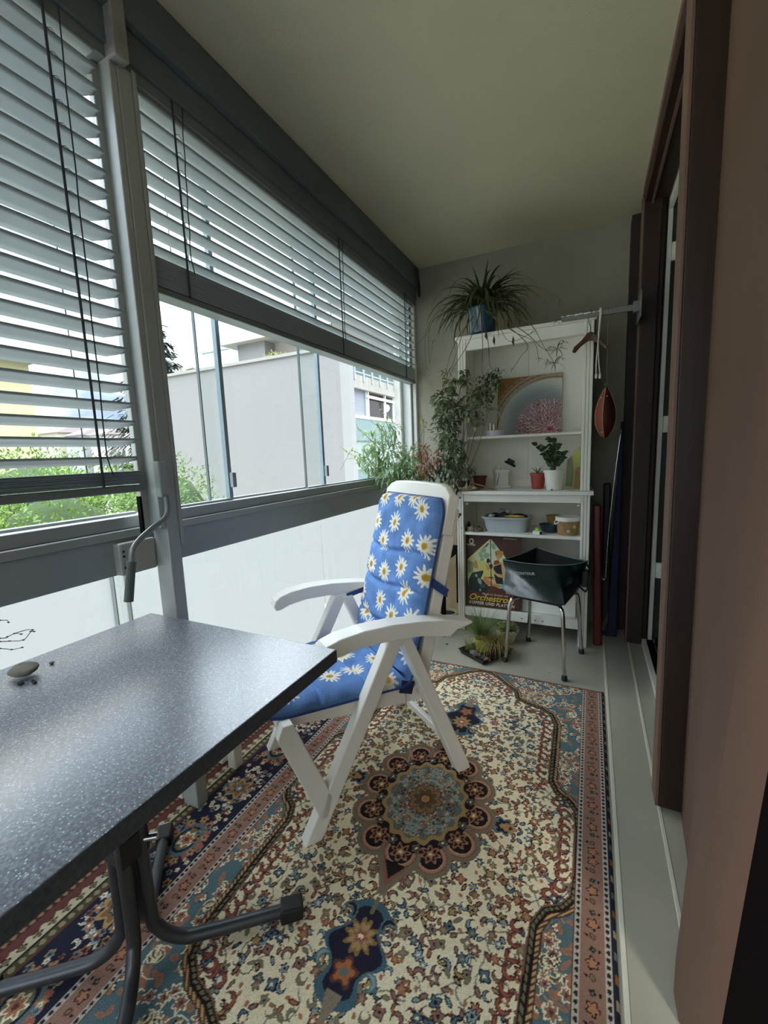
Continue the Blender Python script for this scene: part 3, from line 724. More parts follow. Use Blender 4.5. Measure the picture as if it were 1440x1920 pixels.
# dried twigs in a vase at the left end of the table (vase is out of frame)
tv = thing('twig_vase', 'bare thin budding twigs reaching in over the table at left', 'twigs', (-1.21, .26, TZ))
MB().lathe([(.022, 0), (.03, .004), (.034, .05), (.02, .10), (.013, .13), (.016, .14), (.013, .14)], (-1.21, .22, TZ), 20).build('vase', mat('vase_glaze', (96, 84, 80), .3), tv, smooth='auto')
m_twig = mat('twig_bark', (104, 96, 84), .8)
def at(x, y, Y):   # point on the plane y = Y seen at pixel (x, y) of the 1440 x 1920 frame
    R3 = Euler((1.43428571, 0.03839677, 0.45277741)).to_matrix(); d = R3 @ Vector(((x - 720) / 790., -(y - 960) / 790., -1)); k = Y / d.y
    return Vector((d.x * k, Y, 1.2 + d.z * k))
base = Vector((-1.21, .22, TZ + .135))
for pts in ([(0, 1197, .44), (14, 1194, .44), (27, 1188, .45), (40, 1189, .45)], [(27, 1188, .45), (50, 1181, .455), (61, 1181, .455)], [(0, 1203, .43), (18, 1202, .44), (44, 1200, .45), (58, 1184, .455), (64, 1184, .455)], [(0, 1163, .44), (16, 1167, .44)], [(0, 1216, .43), (22, 1218, .44), (42, 1214, .45)]):
    W = [at(*p) for p in pts]
    if pts[0][0] == 0: W = [base, base.lerp(W[0], .5) + Vector((0, 0, .02))] + W
    tw = MB().tube(W, [.0013, .0011, .0009, .0007], 5, smooth=3).build('twig', m_twig, tv, smooth=True)
    bb = MB()
    for p in W[2:]: bb.tube([p - Vector((.004, .001, 0)), p, p + Vector((.004, .001, .001))], [.0006, .0019, .0006], 6)
    bb.build('bud', mat('bud', (70, 58, 56), .8), tw)

# ================================================================== garden chair
CO = Vector((-.746, .918, 0)); CD = Vector((.588, .809, 0)); CS = Vector((-.809, .588, 0))
def CP(u, v, z): return CO + CD * u + CS * v + Vector((0, 0, z))
ch = thing('garden_chair', 'white plastic folding recliner chair standing on the rug before the table', 'chair', CP(.3, .27, 0))
def plate(poly, v0, v1, name, parent, bev=.006, smooth=False, m=m_plastic, v0b=None, v1b=None):
    return MB().prism(poly, lambda a, b: CP(a, v0, b), lambda a, b: CP(a, v1, b)).build(name, m, parent, smooth=smooth, bevel=bev, seg=3)
ARM = [(.055, .592), (.048, .612), (.055, .632), (.075, .648), (.12, .661), (.20, .668), (.30, .665), (.42, .650), (.53, .628), (.62, .606), (.615, .598), (.55, .590), (.52, .572), (.40, .602), (.28, .614), (.18, .616), (.11, .606), (.075, .592)]
for sd, (va, vb) in enumerate(((-.030, .040), (.500, .570))):
    plate(ARM, va, vb, 'armrest', ch, .008)
    if sd == 0: l0, l1 = .002, .046
    else: l0, l1 = .494, .538
    def leg(p, q, wd, name='leg'):
        return MB().beam(CP(p[0], (l0 + l1) / 2, p[1]), CP(q[0], (l0 + l1) / 2, q[1]), CS, l1 - l0, wd).build(name, m_plastic, ch, bevel=.005, seg=2)
    plate([(-.022, .006), (.036, .006), (.365, .61), (.305, .61)], l0, l1, 'leg', ch, .005)
    plate([(.575, .006), (.632, .006), (.625, .03), (.385, .60), (.34, .60)], l0 + (.006 if sd == 0 else -.006), l1 + (.006 if sd == 0 else -.006), 'leg', ch, .005)
    plate([(-.078, .385), (-.060, .425), (-.030, .425), (.080, .135), (.062, .075), (.036, .075)], l0, l1, 'brace', ch, .004)
    # seat side rail and back side rail
    s0, s1 = (.052, .080) if sd == 0 else (.460, .488)
    plate([(-.062, .375), (-.068, .405), (-.05, .425), (.06, .428), (.25, .405), (.47, .372), (.49, .345), (.46, .322), (.20, .352), (.0, .385)], s0, s1, 'seat_rail', ch, .005)
    plate([(.405, .345), (.45, .335), (.475, .37), (.632, .98), (.625, 1.0), (.600, 1.0), (.578, .98), (.43, .40)], s0, s1, 'back_rail', ch, .008)
MB().beam(CP(-.052, .07, .402), CP(-.052, .47, .402), CD, .030, .046).build('front_bar', m_plastic, ch, bevel=.008)
MB().beam(CP(.60, .03, .075), CP(.60, .51, .075), CD, .022, .03).build('stretcher', m_plastic, ch, bevel=.005)
for k in range(6):
    u = .01 + k * .07; z = .412 - u * .11
    MB().beam(CP(u, .078, z), CP(u, .462, z), CD, .045, .010).build('seat_slat', m_plastic, ch, bevel=.003)
for k in range(7):
    t = .10 + k * .105; u = .44 + .19 * t; z = .36 + .69 * t
    MB().beam(CP(u, .078, z), CP(u, .462, z), CD * .19 + Vector((0, 0, .69)), .05, .012).build('back_slat', m_plastic, ch, bevel=.003)
# rounded head panel
def headpanel():
    mb = MB(); prof = []
    for i in range(15):
        v = .040 + (.500 - .040) * i / 14; k = abs(i - 7) / 7; top = .0 - .030 * max(0, (k - .72) / .28) ** 2 + .008 * (1 - k * k); prof.append((v, top))
    bd = (CD * .17 + Vector((0, 0, .69))).normalized(); nrm = CS.cross(bd).normalized()
    O_ = CP(.585, 0, .925)
    pts = []
    for i, (v, tp) in enumerate(prof):
        for (a, d_) in ((-.02, -.008), (.13 + tp, -.008), (.150 + tp, .0), (.158 + tp, .016), (.150 + tp, .036), (-.02, .036)):
            bow = .010 * (1 - ((v - .27) / .218) ** 2)
            pts.append(O_ + CS * v + bd * a + nrm * (-(d_) - 0 + bow * 0) )
    f = [(i * 6 + j, i * 6 + (j + 1) % 6, (i + 1) * 6 + (j + 1) % 6, (i + 1) * 6 + j) for i in range(14) for j in range(6)]
    f += [tuple(range(6)), tuple(14 * 6 + j for j in range(6))]
    mb.add(pts, f); return mb.build('head_panel', m_plastic, ch, smooth='auto', bevel=.004)
headpanel()

# ================================================================== daisy cushion
def cushion():
    h = .0026; LS = .50; LB_ = .655; Lt = LS + LB_; W0, W1 = .040, .492
    p = Paint(W0, W1, 0, Lt, h, (96, 132, 186))
    nzv = rng.normal(0, 1, (24, 60)); big = np.kron(nzv, np.ones((9, 9)))[:p.na, :p.nb]
    if big.shape != p.A.shape: big = np.resize(big, p.A.shape)
    for _ in range(10): big = (big + np.roll(big, 2, 0) + np.roll(big, -2, 0) + np.roll(big, 2, 1) + np.roll(big, -2, 1)) / 5
    p.C *= (1 + .35 * big / max(1e-6, np.abs(big).max()))[..., None] ; fine = rng.normal(0, .06, p.A.shape)[..., None]
    R_ = random.Random(3)
    def daisy(v, s, r=.045):
        n = R_.choice([12, 13, 14]); ph = R_.uniform(0, 1)
        for k in range(n):
            a = ph + 2 * pi * k / n + R_.uniform(-.08, .08); L = r * R_.uniform(.8, 1.08)
            p.ell(v + math.cos(a) * L * .60, s + math.sin(a) * L * .60, L * .44, r * .105, a, (226, 222, 208))
        p.ell(v, s, r * .55, r * .5, 0, (224, 218, 200)); p.ell(v, s, r * .27, r * .30, 0, (190, 156, 70)); p.ell(v + .002, s - .001, r * .18, r * .20, 0, (176, 132, 48))
    back = [(.287, .537), (.117, .606), (.352, .455), (.175, .483), (.07, .48), (.419, .343), (.296, .338), (.183, .381), (.049, .374), (.458, .219), (.288, .226), (.133, .296), (.397, .149), (.186, .196), (.069, .216), (.484, .059), (.34, .101), (.29, .640), (.185, .650), (.436, .526), (.415, .632), (.05, .10), (.18, .04)]
    for v, s in back: daisy(min(max(v, W0), W1), LS + s)
    seat = [(.47, .17), (.40, .30), (.150, .243), (.277, .347), (.38, .405), (.20, .44), (.16, .335), (.291, .250), (.47, .42), (.10, .08), (.30, .07), (.22, .16), (.40, .10), (.06, .42)]
    for v, s in seat: daisy(v, s, .043)
    p.C = np.clip(p.C * (1 + fine), 0, 1)
    # path in the (u, z) plane
    a0 = (-.055, .437); a1 = (.395, .408); a2 = (.555, 1.018)
    s = p.b; U = np.empty_like(s); Z = np.empty_like(s); NU = np.empty_like(s); NZ = np.empty_like(s)
    ds = np.array([a1[0] - a0[0], a1[1] - a0[1]]); ds /= np.linalg.norm(ds); db = np.array([a2[0] - a1[0], a2[1] - a1[1]]); db /= np.linalg.norm(db)
    Rb = .05; ang = math.acos(ds @ db); tl = Rb * math.tan(ang / 2); LSr = LS
    for i, q in enumerate(s):
        t = np.clip((q - (LSr - Rb * ang / 2)) / (Rb * ang), 0, 1); th = math.atan2(ds[1], ds[0]) + ang * t
        NU[i], NZ[i] = -math.sin(th), math.cos(th)
    # integrate the tangent so the sheet keeps its length
    TU, TZ_ = NZ, -NU
    step = np.diff(s, prepend=0); U = np.cumsum(TU * step); Z = np.cumsum(TZ_ * step)
    k = np.searchsorted(s, LSr); U += a1[0] - U[k] - .0; Z += a1[1] - Z[k]
    v = p.a; vv, ss = np.meshgrid(v, s, indexing='ij')
    vn = np.abs((vv - (W0 + W1) / 2) / ((W1 - W0) / 2)); sn = np.abs((ss - Lt / 2) / (Lt / 2))
    # rounded corners by pulling the outline in near the ends
    endd = np.minimum(ss, Lt - ss); pull = 1 - .13 * np.clip(1 - endd / .075, 0, 1) ** 2.2
    vs_ = (W0 + W1) / 2 + (vv - (W0 + W1) / 2) * pull
    T = .046 * (1 - vn ** 7) ** .45 * (1 - np.clip(1 - endd / .03, 0, 1) ** 3) ** .6
    for c in (.17, .335, LS, LS + .155, LS + .30, LS + .435):
        T *= 1 - (.62 if abs(c - LS) < .01 else .30) * np.exp(-((ss - c - .012 * np.sin(vv * 14)) / .010) ** 2)
    T += .0022 * np.sin(vv * 41 + 3 * np.sin(ss * 23)) * (T > .02)
    T = np.maximum(T, .004)
    base = .012
    def place(off):
        P = np.empty(vv.shape + (3,))
        uu = U[None, :] + NU[None, :] * off; zz = Z[None, :] + NZ[None, :] * off
        for c in range(3): P[..., c] = CO[c] + CD[c] * uu + CS[c] * vs_
        P[..., 2] = zz
        return P
    Xt = place(T + base * 0); Xb = place(np.full(vv.shape, .0) - .0 + .0 * T)
    root = thing('chair_cushion', 'blue cushion with white daisies tied on the garden chair', 'cushion', CP(.2, .27, .43))
    m = mat('cushion_cotton', rough=.85, attr='Col', bump=.35, bscale=260, spec=.2)
    grid_mesh('cover', Xt, p.C, m, root, closed=Xb)
    # piping round the rim
    rim = [Xt[i, 0] for i in range(0, p.na, 8)] + [Xt[-1, j] for j in range(0, p.nb, 8)] + [Xt[i, -1] for i in range(p.na - 1, -1, -8)] + [Xt[0, j] for j in range(p.nb - 1, -1, -8)]
    MB().tube([Vector(q) for q in rim], .0042, 6, caps=False).build('piping', mat('piping_blue', (44, 70, 126), .8), root, smooth=True)
    # tie bands
    MB().beam(CP(.487, .045, .76), CP(.56, .040, .70), CD, .028, .003).beam(CP(.56, .040, .70), CP(.585, .30, .70), Vector((0, 0, 1)), .028, .003).build('tie_band', MATS['piping_blue'], root)
    MB().beam(CP(.36, .492, .60), CP(.50, .505, .62), Vector((0, 0, 1)), .02, .003).build('tie_band', MATS['piping_blue'], root)
    MB().beam(CP(.39, .044, .415), CP(.375, .040, .375), CD, .05, .006).build('tie_band', mat('navy_band', (28, 40, 78), .8), root)
    MB().tube([CP(.375, .04, .38), CP(.373, .03, .28), CP(.378, .025, .18), CP(.372, .03, .12)], .0016, 5, smooth=3).build('tie_string', mat('string', (170, 160, 140), .8), root)
cushion()

# white stool under the table
st = thing('white_stool', 'white square legged stool mostly hidden beneath the table', 'stool', (-1.10, .74, 0))
MB().box(-1.245, -1.205, .876, .916, .010, .36).build('leg', m_plastic, st, bevel=.004)
MB().box(-1.315, -1.275, .876, .916, .010, .36).build('leg', m_plastic, st, bevel=.004)
MB().box(-1.245, -1.205, 1.06, 1.10, .010, .36).build('leg', m_plastic, st, bevel=.004)
MB().box(-1.315, -1.275, 1.06, 1.10, .010, .36).build('leg', m_plastic, st, bevel=.004)
MB().box(-1.325, -1.195, .866, 1.11, .36, .39).build('seat', m_plastic, st, bevel=.006)

# ================================================================== white dresser with open hutch
def onz(x, y, z):
    R3 = Euler((1.43428571, 0.03839677, 0.45277741)).to_matrix(); d = R3 @ Vector(((x - 720) / 790., -(y - 960) / 790., -1)); k = (z - 1.2) / d.z
    return Vector((d.x * k, d.y * k, z))
BX0, BX1, BY, BYB = -.790, .010, 2.665, 3.06
dr = thing('dresser', 'white dresser with open shelves and hutch standing against the end wall', 'dresser', (-.39, 2.86, 0))
def fluted(x0, x1, y, z0, z1, name, m=m_whited, deep=.04):
    mb = MB(); w_ = x1 - x0; mb.box(x0, x1, y + .008, y + deep, z0, z1)
    for i in range(3):
        a = x0 + w_ * (i + .06) / 3; b = x0 + w_ * (i + .94) / 3; mb.box(a, b, y, y + .008, z0, z1)
    return mb.build(name, m, dr, bevel=.0025)
WZ = .945
fluted(BX0 + .008, BX0 + .053, BY, 0, WZ - .022, 'leg'); fluted(BX1 - .055, BX1 - .006, BY, 0, WZ - .022, 'leg')
for x in (BX0 + .008, BX1 - .046): MB().box(x, x + .04, BYB - .05, BYB - .01, 0, WZ - .022).build('leg', m_whited, dr, bevel=.002)
for x in (BX0 + .022, BX1 - .034): MB().box(x, x + .014, BY + .04, BYB - .01, .10, WZ - .022).build('side_panel', m_white, dr)
MB().box(BX0 + .05, BX1 - .05, BYB - .012, BYB - .004, .10, WZ - .02).build('back_panel', m_white, dr)
MB().box(BX0 - .004, BX1 + .010, BY - .022, BYB, WZ - .022, WZ).build('worktop', m_white, dr, bevel=.003)
MB().box(BX0 + .053, BX1 - .055, BY + .004, BY + .022, .875, WZ - .022).build('apron', m_white, dr, bevel=.002)
MB().box(BX0 + .040, BX1 - .045, BY + .012, BYB - .015, .655, .673).build('shelf', m_white, dr, bevel=.002)
MB().box(BX0 + .053, BX1 - .055, BY + .008, BY + .030, .105, .165).build('bottom_rail', m_white, dr, bevel=.002)
for x in (BX0 + .065, BX1 - .075): MB().box(x, x + .012, BY + .02, BY + .05, .855, .861).build('shelf_peg', m_white, dr)
for x in (-.37, -.29, -.245, -.12): MB().lathe([(.004, 0), (.004, .002)], (x, BY + .0075, .13), 10, Euler((pi / 2, 0, 0))).build('screw', m_blk, dr)
MB().box(BX0 + .045, BX1 - .05, BY + .03, BYB - .02, .135, .15).build('bottom_board', m_white, dr)
# hutch
HY = 2.70; HZ = 1.905; HX0, HX1 = BX0 + .018, BX1 - .010
fluted(HX0, HX0 + .052, HY, WZ, HZ - .02, 'post', m_white); fluted(HX1 - .052, HX1, HY, WZ, HZ - .02, 'post', m_white)
for x in (HX0 + .010, HX1 - .024): MB().box(x, x + .014, HY + .04, BYB - .01, WZ, HZ - .02).build('side_panel', m_white, dr)
pl_ = MB()
n_b = 2
for i in range(n_b):
    a = HX0 + .018 + (HX1 - HX0 - .036) * i / n_b; b = HX0 + .018 + (HX1 - HX0 - .036) * (i + 1) / n_b
    MB().box(a + .0006, b - .0006, BYB - .022, BYB - .012, WZ, HZ - .02).build('back_board', m_white, dr, bevel=.0015)
MB().box(HX0 + .03, HX1 - .03, BYB - .011, BYB - .006, WZ, HZ - .02).build('back_panel', m_white, dr)
MB().box(HX0 + .045, HX1 - .03, HY + .03, BYB - .02, 1.272, 1.288).build('hutch_shelf', m_white, dr, bevel=.003)
MB().box(HX0 + .050, HX1 - .05, HY + .006, HY + .024, HZ - .085, HZ - .02).build('top_rail', m_white, dr, bevel=.003)
MB().box(HX0 - .012, HX1 + .010, HY - .018, BYB, HZ - .02, HZ).build('cornice', m_white, dr, bevel=.004)
MB().box(HX0 + .05, HX1 - .05, BYB - .04, BYB - .022, WZ, WZ + .045).build('plinth_strip', m_white, dr)
for (x, z, s) in ((BX0 + .03, .79, .010), (BX0 + .022, .775, .007), (BX0 + .038, .70, .004), (BX0 + .03, .90, .007)):
    MB().lathe([(s * .3, 0), (s, .002), (s * .5, .004)], (x, BY + .001, z), 7, Euler((pi / 2, 0, 0))).build('chip_mark', m_blk, dr)

# ---- poster on board
def poster():
    X0, X1, Z0, Z1, Y = -.738, -.385, .168, .652, 2.725
    h = .0013; W = X1 - X0; Hh = Z1 - Z0; p = Paint(0, W, 0, Hh, h, (74, 44, 34))
    s = lambda x, y: ((x - 145) / 1075. * W, Hh - (y - 165) / 1385. * Hh)   # layout units of the print
    S = lambda pts: [s(*q) for q in pts]
    p.C *= (1 + .10 * rng.normal(0, 1, p.A.shape).cumsum(0)[..., None] * .01)
    p.C = np.clip(p.C, 0, 1)
    p.poly(S([(180, 650), (620, 250), (655, 250), (905, 535), (1190, 900), (1190, 1330), (1060, 1240), (950, 1160), (200, 1160), (180, 1000)]), (206, 204, 138))
    p.poly(S([(470, 430), (620, 250), (655, 250), (905, 535), (850, 640), (660, 700), (420, 650), (440, 520)]), (206, 214, 186))
    p.poly(S([(300, 560), (400, 490), (450, 600), (430, 660), (340, 650)]), (200, 206, 178)); p.poly(S([(185, 680), (290, 700), (300, 880), (190, 930)]), (132, 148, 118))
    p.poly(S([(250, 800), (345, 650), (380, 700), (400, 840), (300, 800)]), (176, 146, 96)); p.poly(S([(410, 660), (660, 700), (700, 960), (480, 980), (420, 860)]), (204, 198, 112))
    for x, y, a, b in ((500, 470, 60, 50), (560, 560, 70, 60), (450, 560, 40, 70), (530, 400, 50, 30), (700, 380, 40, 70), (480, 640, 50, 30)): p.ell(*s(x, y), a / 3200., b / 3200., .4, (138, 170, 130))
    p.ell(*s(570, 360), .018, .006, .8, (120, 96, 74))
    p.poly(S([(600, 1140), (700, 1120), (1000, 1230), (1190, 1330), (1190, 1500), (560, 1300)]), (92, 48, 34))
    # gramophone
    p.poly(S([(200, 1060), (270, 910), (490, 850), (505, 880), (450, 1010), (560, 1060), (620, 1170), (560, 1260), (230, 1260), (205, 1180)]), (24, 46, 46))
    p.poly(S([(250, 1000), (290, 930), (470, 880), (430, 990)]), (40, 64, 64)); p.ell(*s(430, 1060), .012, .022, .4, (150, 164, 156)); p.ell(*s(360, 960), .006, .010, .4, (190, 196, 180)); p.ell(*s(490, 1150), .018, .012, 0, (60, 84, 84)); p.ell(*s(440, 1230), .005, .010, 0, (170, 170, 156))
    # seated woman in a dark suit with a hand-held camera
    SK = (206, 168, 120)
    p.poly(S([(520, 960), (700, 960), (760, 1050), (850, 1120), (820, 1150), (560, 1110), (500, 1040)]), (190, 132, 84)); p.poly(S([(560, 1000), (720, 1010), (840, 1100), (700, 1090)]), (216, 180, 128))
    p.poly(S([(810, 1100), (900, 1080), (1040, 1130), (1000, 1200), (960, 1210), (880, 1160)]), (110, 182, 190)); p.poly(S([(880, 1000), (930, 990), (930, 1090), (870, 1100)]), (110, 182, 190))
    p.poly(S([(700, 720), (740, 680), (880, 670), (950, 960), (900, 990), (820, 970), (730, 900)]), SK)
    p.poly(S([(700, 760), (850, 700), (900, 1080), (760, 1080), (720, 930)]), (34, 32, 36)); p.poly(S([(700, 700), (730, 640), (800, 630), (830, 690), (730, 730)]), (150, 62, 44))
    p.poly(S([(690, 790), (760, 880), (900, 910), (900, 960), (800, 950), (700, 880)]), SK); p.poly(S([(545, 700), (600, 760), (650, 800), (600, 850), (560, 800)]), (196, 150, 104))
    p.ell(*s(800, 560), .0155, .025, 0, SK); p.ell(*s(800, 490), .020, .016, 0, (178, 128, 66)); p.ell(*s(850, 520), .012, .024, -.3, (186, 138, 74)); p.ell(*s(755, 520), .007, .018, .3, (170, 116, 58)); p.ell(*s(795, 590), .004, .0022, 0, (160, 60, 50))
    p.ell(*s(790, 548), .002, .001, 0, (80, 50, 40)); p.ell(*s(815, 550), .002, .001, 0, (80, 50, 40))
    p.ell(*s(600, 660), .012, .017, 0, (30, 28, 30)); p.poly(S([(590, 700), (690, 720), (680, 800), (640, 800)]), (44, 32, 30)); p.ell(*s(620, 710), .004, .009, .5, (200, 200, 190))
    p.line(S([(638, 250), (665, 1130)]), .0055, (46, 30, 26)); p.line(S([(665, 1130), (668, 1220)]), .003, (110, 70, 50)); p.line(S([(620, 970), (700, 965)]), .006, (50, 34, 28))
    gx, gz = p.A, p.B; lean_ = .03 * (1 - gz / Hh)
    P = np.stack([X0 + gx, Y - lean_, Z0 + gz], -1); Pb = P.copy(); Pb[..., 1] += .006
    root = thing('poster_panel', 'brown vintage advertising panel with seated woman, standing under the dresser shelf', 'poster', ((X0 + X1) / 2, Y, Z0))
    grid_mesh('printed_panel', P[:, :, :], p.C, mat('print', rough=.4, attr='Col'), root, closed=Pb, smooth=False)
    R_ = Matrix.Rotation(pi / 2 - .06, 4, 'X')
    def T(x, y, sz, body, m, **k):
        a, b = s(x, y); M = Matrix.Translation((X0 + a, Y - .03 * (1 - b / Hh) - .0012, Z0 + b)) @ Matrix.Rotation(pi / 2 - .062, 4, 'X'); return text('lettering', body, sz, m, root, M, **k)
    m_y = mat('letter_yellow', (212, 186, 66), .6); m_w = mat('letter_white', (224, 218, 204), .6)
    T(205, 1425, .058, 'Orchestrola', m_y, shear=.35, bold=.0010, sx=1.02)
    T(215, 1505, .0265, 'KOFFER UND PLATTEN', m_w, shear=.2, bold=.0007, sx=.95, sp=1.15)
    T(480, 1315, .021, 'Musik im Grünen mit', m_w, shear=.3, sx=.92)
    T(210, 350, .050, 'O', m_w, bold=.0018, sx=.75); T(165, 385, .016, 'ORCHESTROLA', m_w, bold=.0008, sx=.5)
    T(885, 235, .012, 'ORCHESTROLA RADIO AG', m_w, sx=.6)
poster()
tag(MB().hexa([(-.378, 2.745, .152), (-.062, 2.745, .152), (-.062, 2.751, .152), (-.378, 2.751, .152)], [(-.378, 2.80, .50), (-.062, 2.80, .50), (-.062, 2.806, .50), (-.378, 2.806, .50)]).build('white_board', m_white, bevel=.002),
    'plain white board leaning in the dresser behind the bag stool', 'board')

# ---- things on the lower shelf (top z = .673)
SZ = .673
tub = thing('plastic_tub', 'light grey plastic tub full of odds and ends on the dresser shelf', 'tub', (-.485, 2.80, SZ))
def rtub(cx, cy, z0, z1, a0, b0, a1, b1, th=.004):
    def ring(a, b, z, n=32):
        return [(cx + a * math.copysign(abs(math.cos(t)) ** .45, math.cos(t)), cy + b * math.copysign(abs(math.sin(t)) ** .45, math.sin(t)), z) for t in [2 * pi * k / n for k in range(n)]]
    rs = [ring(a0, b0, z0), ring(a1, b1, z1 - .012), ring(a1 + .012, b1 + .012, z1 - .012), ring(a1 + .014, b1 + .014, z1 - .002), ring(a1 + .010, b1 + .010, z1), ring(a1 - th, b1 - th, z1), ring(a0 - th, b0 - th, z0 + th)]
    n = 32; v = [q for r in rs for q in r]; f = [(i * n + k, i * n + (k + 1) % n, (i + 1) * n + (k + 1) % n, (i + 1) * n + k) for i in range(len(rs) - 1) for k in range(n)]
    return MB().add(v, f + [tuple(range(n)), tuple((len(rs) - 1) * n + k for k in range(n))])
rtub(-.485, 2.80, SZ, SZ + .098, .128, .075, .142, .088).build('basin', mat('pale_grey_plastic', (176, 186, 190), .4), tub, smooth='auto')
junk = [('dark blue folded cloth in the grey tub', 'cloth', (-.40, 2.80, .765), (.045, .04, .022), (34, 42, 66)), ('yellow handled tool lying in the grey tub', 'tool', (-.43, 2.745, .775), (.062, .012, .008), (200, 160, 60)),
        ('black clip bundle in the grey tub', 'clips', (-.505, 2.79, .770), (.035, .03, .020), (40, 40, 48)), ('pale crumpled bag standing up in the grey tub', 'bag', (-.475, 2.81, .80), (.020, .02, .016), (170, 168, 160)),
        ('grey box lying in the grey tub', 'box', (-.515, 2.82, .800), (.026, .02, .014), (128, 130, 132)), ('white round lump at the left of the grey tub', 'lump', (-.575, 2.77, .772), (.022, .02, .011), (196, 196, 190)),
        ('green garden wire coil in the grey tub', 'wire', (-.56, 2.81, .772), (.03, .03, .014), (52, 64, 58))]
for i, (lb, ct, c, s, rgb) in enumerate(junk):
    o = pebble(ct if ct != 'clips' else 'clip_bundle', c, 1, *s, mat('junk%d' % i, rgb, .7, noise=.2, scale=40), 30 + i); tag(o, lb, ct, 'odds and ends in the grey tub')
    if ct in ('tool', 'box'): o.rotation_euler = (0, 0, 0)
bk = thing('food_bucket', 'small printed plastic bucket with white lid on the dresser shelf', 'bucket', (-.117, 2.76, SZ))
MB().lathe([(.056, 0), (.057, .002), (.066, .088), (.064, .09)], (-.117, 2.76, SZ), 36).build('body', mat('bucket_print', (176, 140, 100), .45, rgb2=(150, 118, 78), scale=26), bk, smooth='auto')
MB().lathe([(.070, .086), (.071, .088), (.071, .106), (.066, .110), (.063, .108), (.060, .107), (.0, .107)], (-.117, 2.76, SZ), 36).build('lid', m_white, bk, smooth='auto')
MB().tube([(-.186, 2.75, SZ + .085), (-.190, 2.715, SZ + .07), (-.175, 2.695, SZ + .074), (-.16, 2.70, SZ + .088)], .003, 8, smooth=4).build('handle', m_white, bk, smooth=True)
for i, (ang, dz, c) in enumerate(((-.95, .055, (196, 196, 66)), (-1.45, .03, (214, 206, 190)), (-1.0, .03, (120, 140, 70)), (-1.3, .035, (146, 134, 70)))):
    r = .0645; MB().lathe([(.010, 0), (.010, .0012)], (-.117 + r * math.cos(ang), 2.76 + r * math.sin(ang), SZ + dz), 14, Euler((pi / 2, 0, ang + pi / 2))).build('print_patch', mat('bp%d' % i, c, .5), bk)
st_cols = [(150, 142, 126), (108, 100, 88), (128, 118, 108), (90, 84, 76)]
stones = [(-.700, 2.72, .022), (-.672, 2.735, .020), (-.725, 2.735, .018), (-.645, 2.72, .016), (-.690, 2.765, .020), (-.66, 2.765, .017), (-.62, 2.735, .013), (-.715, 2.76, .014), (-.742, 2.72, .010), (-.684, 2.695, .011), (-.655, 2.695, .010)]
for i, (x, y, r) in enumerate(stones):
    z = SZ + r * .62
    tag(pebble('stone', (x, y, z), r * 1.25, 1.1, .9, .72, mat('stone%d' % (i % 4), st_cols[i % 4], .85, noise=.15, scale=30, bump=.3), 60 + i, rz=i),
        ['pale stone, biggest of the pile', 'brown grey stone right of the biggest', 'stone at the left of the pile', 'dark stone towards the tub', 'pale stone at the back of the pile', 'brown stone at the back beside the tub', 'small stone against the tub', 'small dark stone behind the leftmost', 'tiny pale stone at the leg', 'tiny stone at the front edge', 'tiny brown stone at the front edge'][i] + ' on the dresser shelf', 'stone', 'stones on the lower dresser shelf')
tag(MB().lathe([(.011, 0), (.012, .002), (.012, .030), (.006, .036), (.007, .05), (.0, .05)], (-.735, 2.79, SZ), 16).build('small_bottle', mat('bottle_dark', (46, 48, 54), .3), smooth='auto'), 'small dark bottle at the left end of the dresser shelf', 'bottle')
bx = thing('marker_box', 'small white printed box with a lime green cap on the shelf', 'box', (-.288, 2.71, SZ))
MB().box(-.312, -.262, 2.695, 2.725, SZ, SZ + .022).build('carton', m_white, bx, bevel=.001)
MB().box(-.272, -.2615, 2.694, 2.726, SZ + .002, SZ + .020).build('dark_end', m_blk, bx)
MB().hexa([(-.302, 2.700, SZ + .022), (-.275, 2.700, SZ + .022), (-.275, 2.722, SZ + .022), (-.302, 2.722, SZ + .022)], [(-.296, 2.704, SZ + .044), (-.278, 2.704, SZ + .038), (-.278, 2.718, SZ + .038), (-.296, 2.718, SZ + .044)]).build('cap', mat('lime', (150, 220, 50), .4), bx, bevel=.002)
tag(MB().lathe([(.03, 0), (.045, .01), (.060, .045), (.062, .052), (.058, .052), (.043, .014), (.0, .008)], (-.225, 2.80, SZ), 28).build('bowl', mat('blue_bowl', (36, 58, 70), .35), smooth='auto'), 'dark blue bowl between tub and bucket on the shelf', 'bowl')
tag(MB().lathe([(.03, 0), (.038, .01), (.050, .085), (.052, .09), (.048, .09), (.0, .07)], (-.205, 2.93, SZ), 28).build('bowl', mat('yellow_bowl', (170, 142, 62), .4), smooth='auto'), 'yellow bowl standing behind the blue bowl on the shelf', 'bowl')

# ---- on the worktop (z = .945)
def pot(name, label, c, r0, r1, hh, m, parent=None, rim=.004, soil=True, cat='pot plant'):
    t = parent or thing(name, label, cat, c)
    MB().lathe([(r0 - .004, 0), (r0, .003), (r1 - .001, hh - .014), (r1 + rim, hh - .013), (r1 + rim, hh), (r1 - .003, hh), (r1 - .005, hh - .018), (.0, hh - .02)], c, 32).build('pot', m, t, smooth='auto')
    if soil: MB().lathe([(r1 - .006, hh - .022), (r1 - .010, hh - .012), (.0, hh - .010)], c, 20).build('soil', m_soil, t, smooth=True)
    return t
c_ = (-.197, 2.76, WZ)
wp = pot('potted_plant', 'leafy green plant in a white plastic pot on the dresser worktop', c_, .046, .061, .122, m_white)
MB().lathe([(.0, 0), (.006, .001), (.0, .003)], (-.207, 2.714, WZ + .003), 8, Euler((pi / 2, 0, 0))).build('drain_hole', m_blk, wp)
lmA = leaf_mesh('leaf', m_leafd, .050, .042, .5, .2, 5, .7)
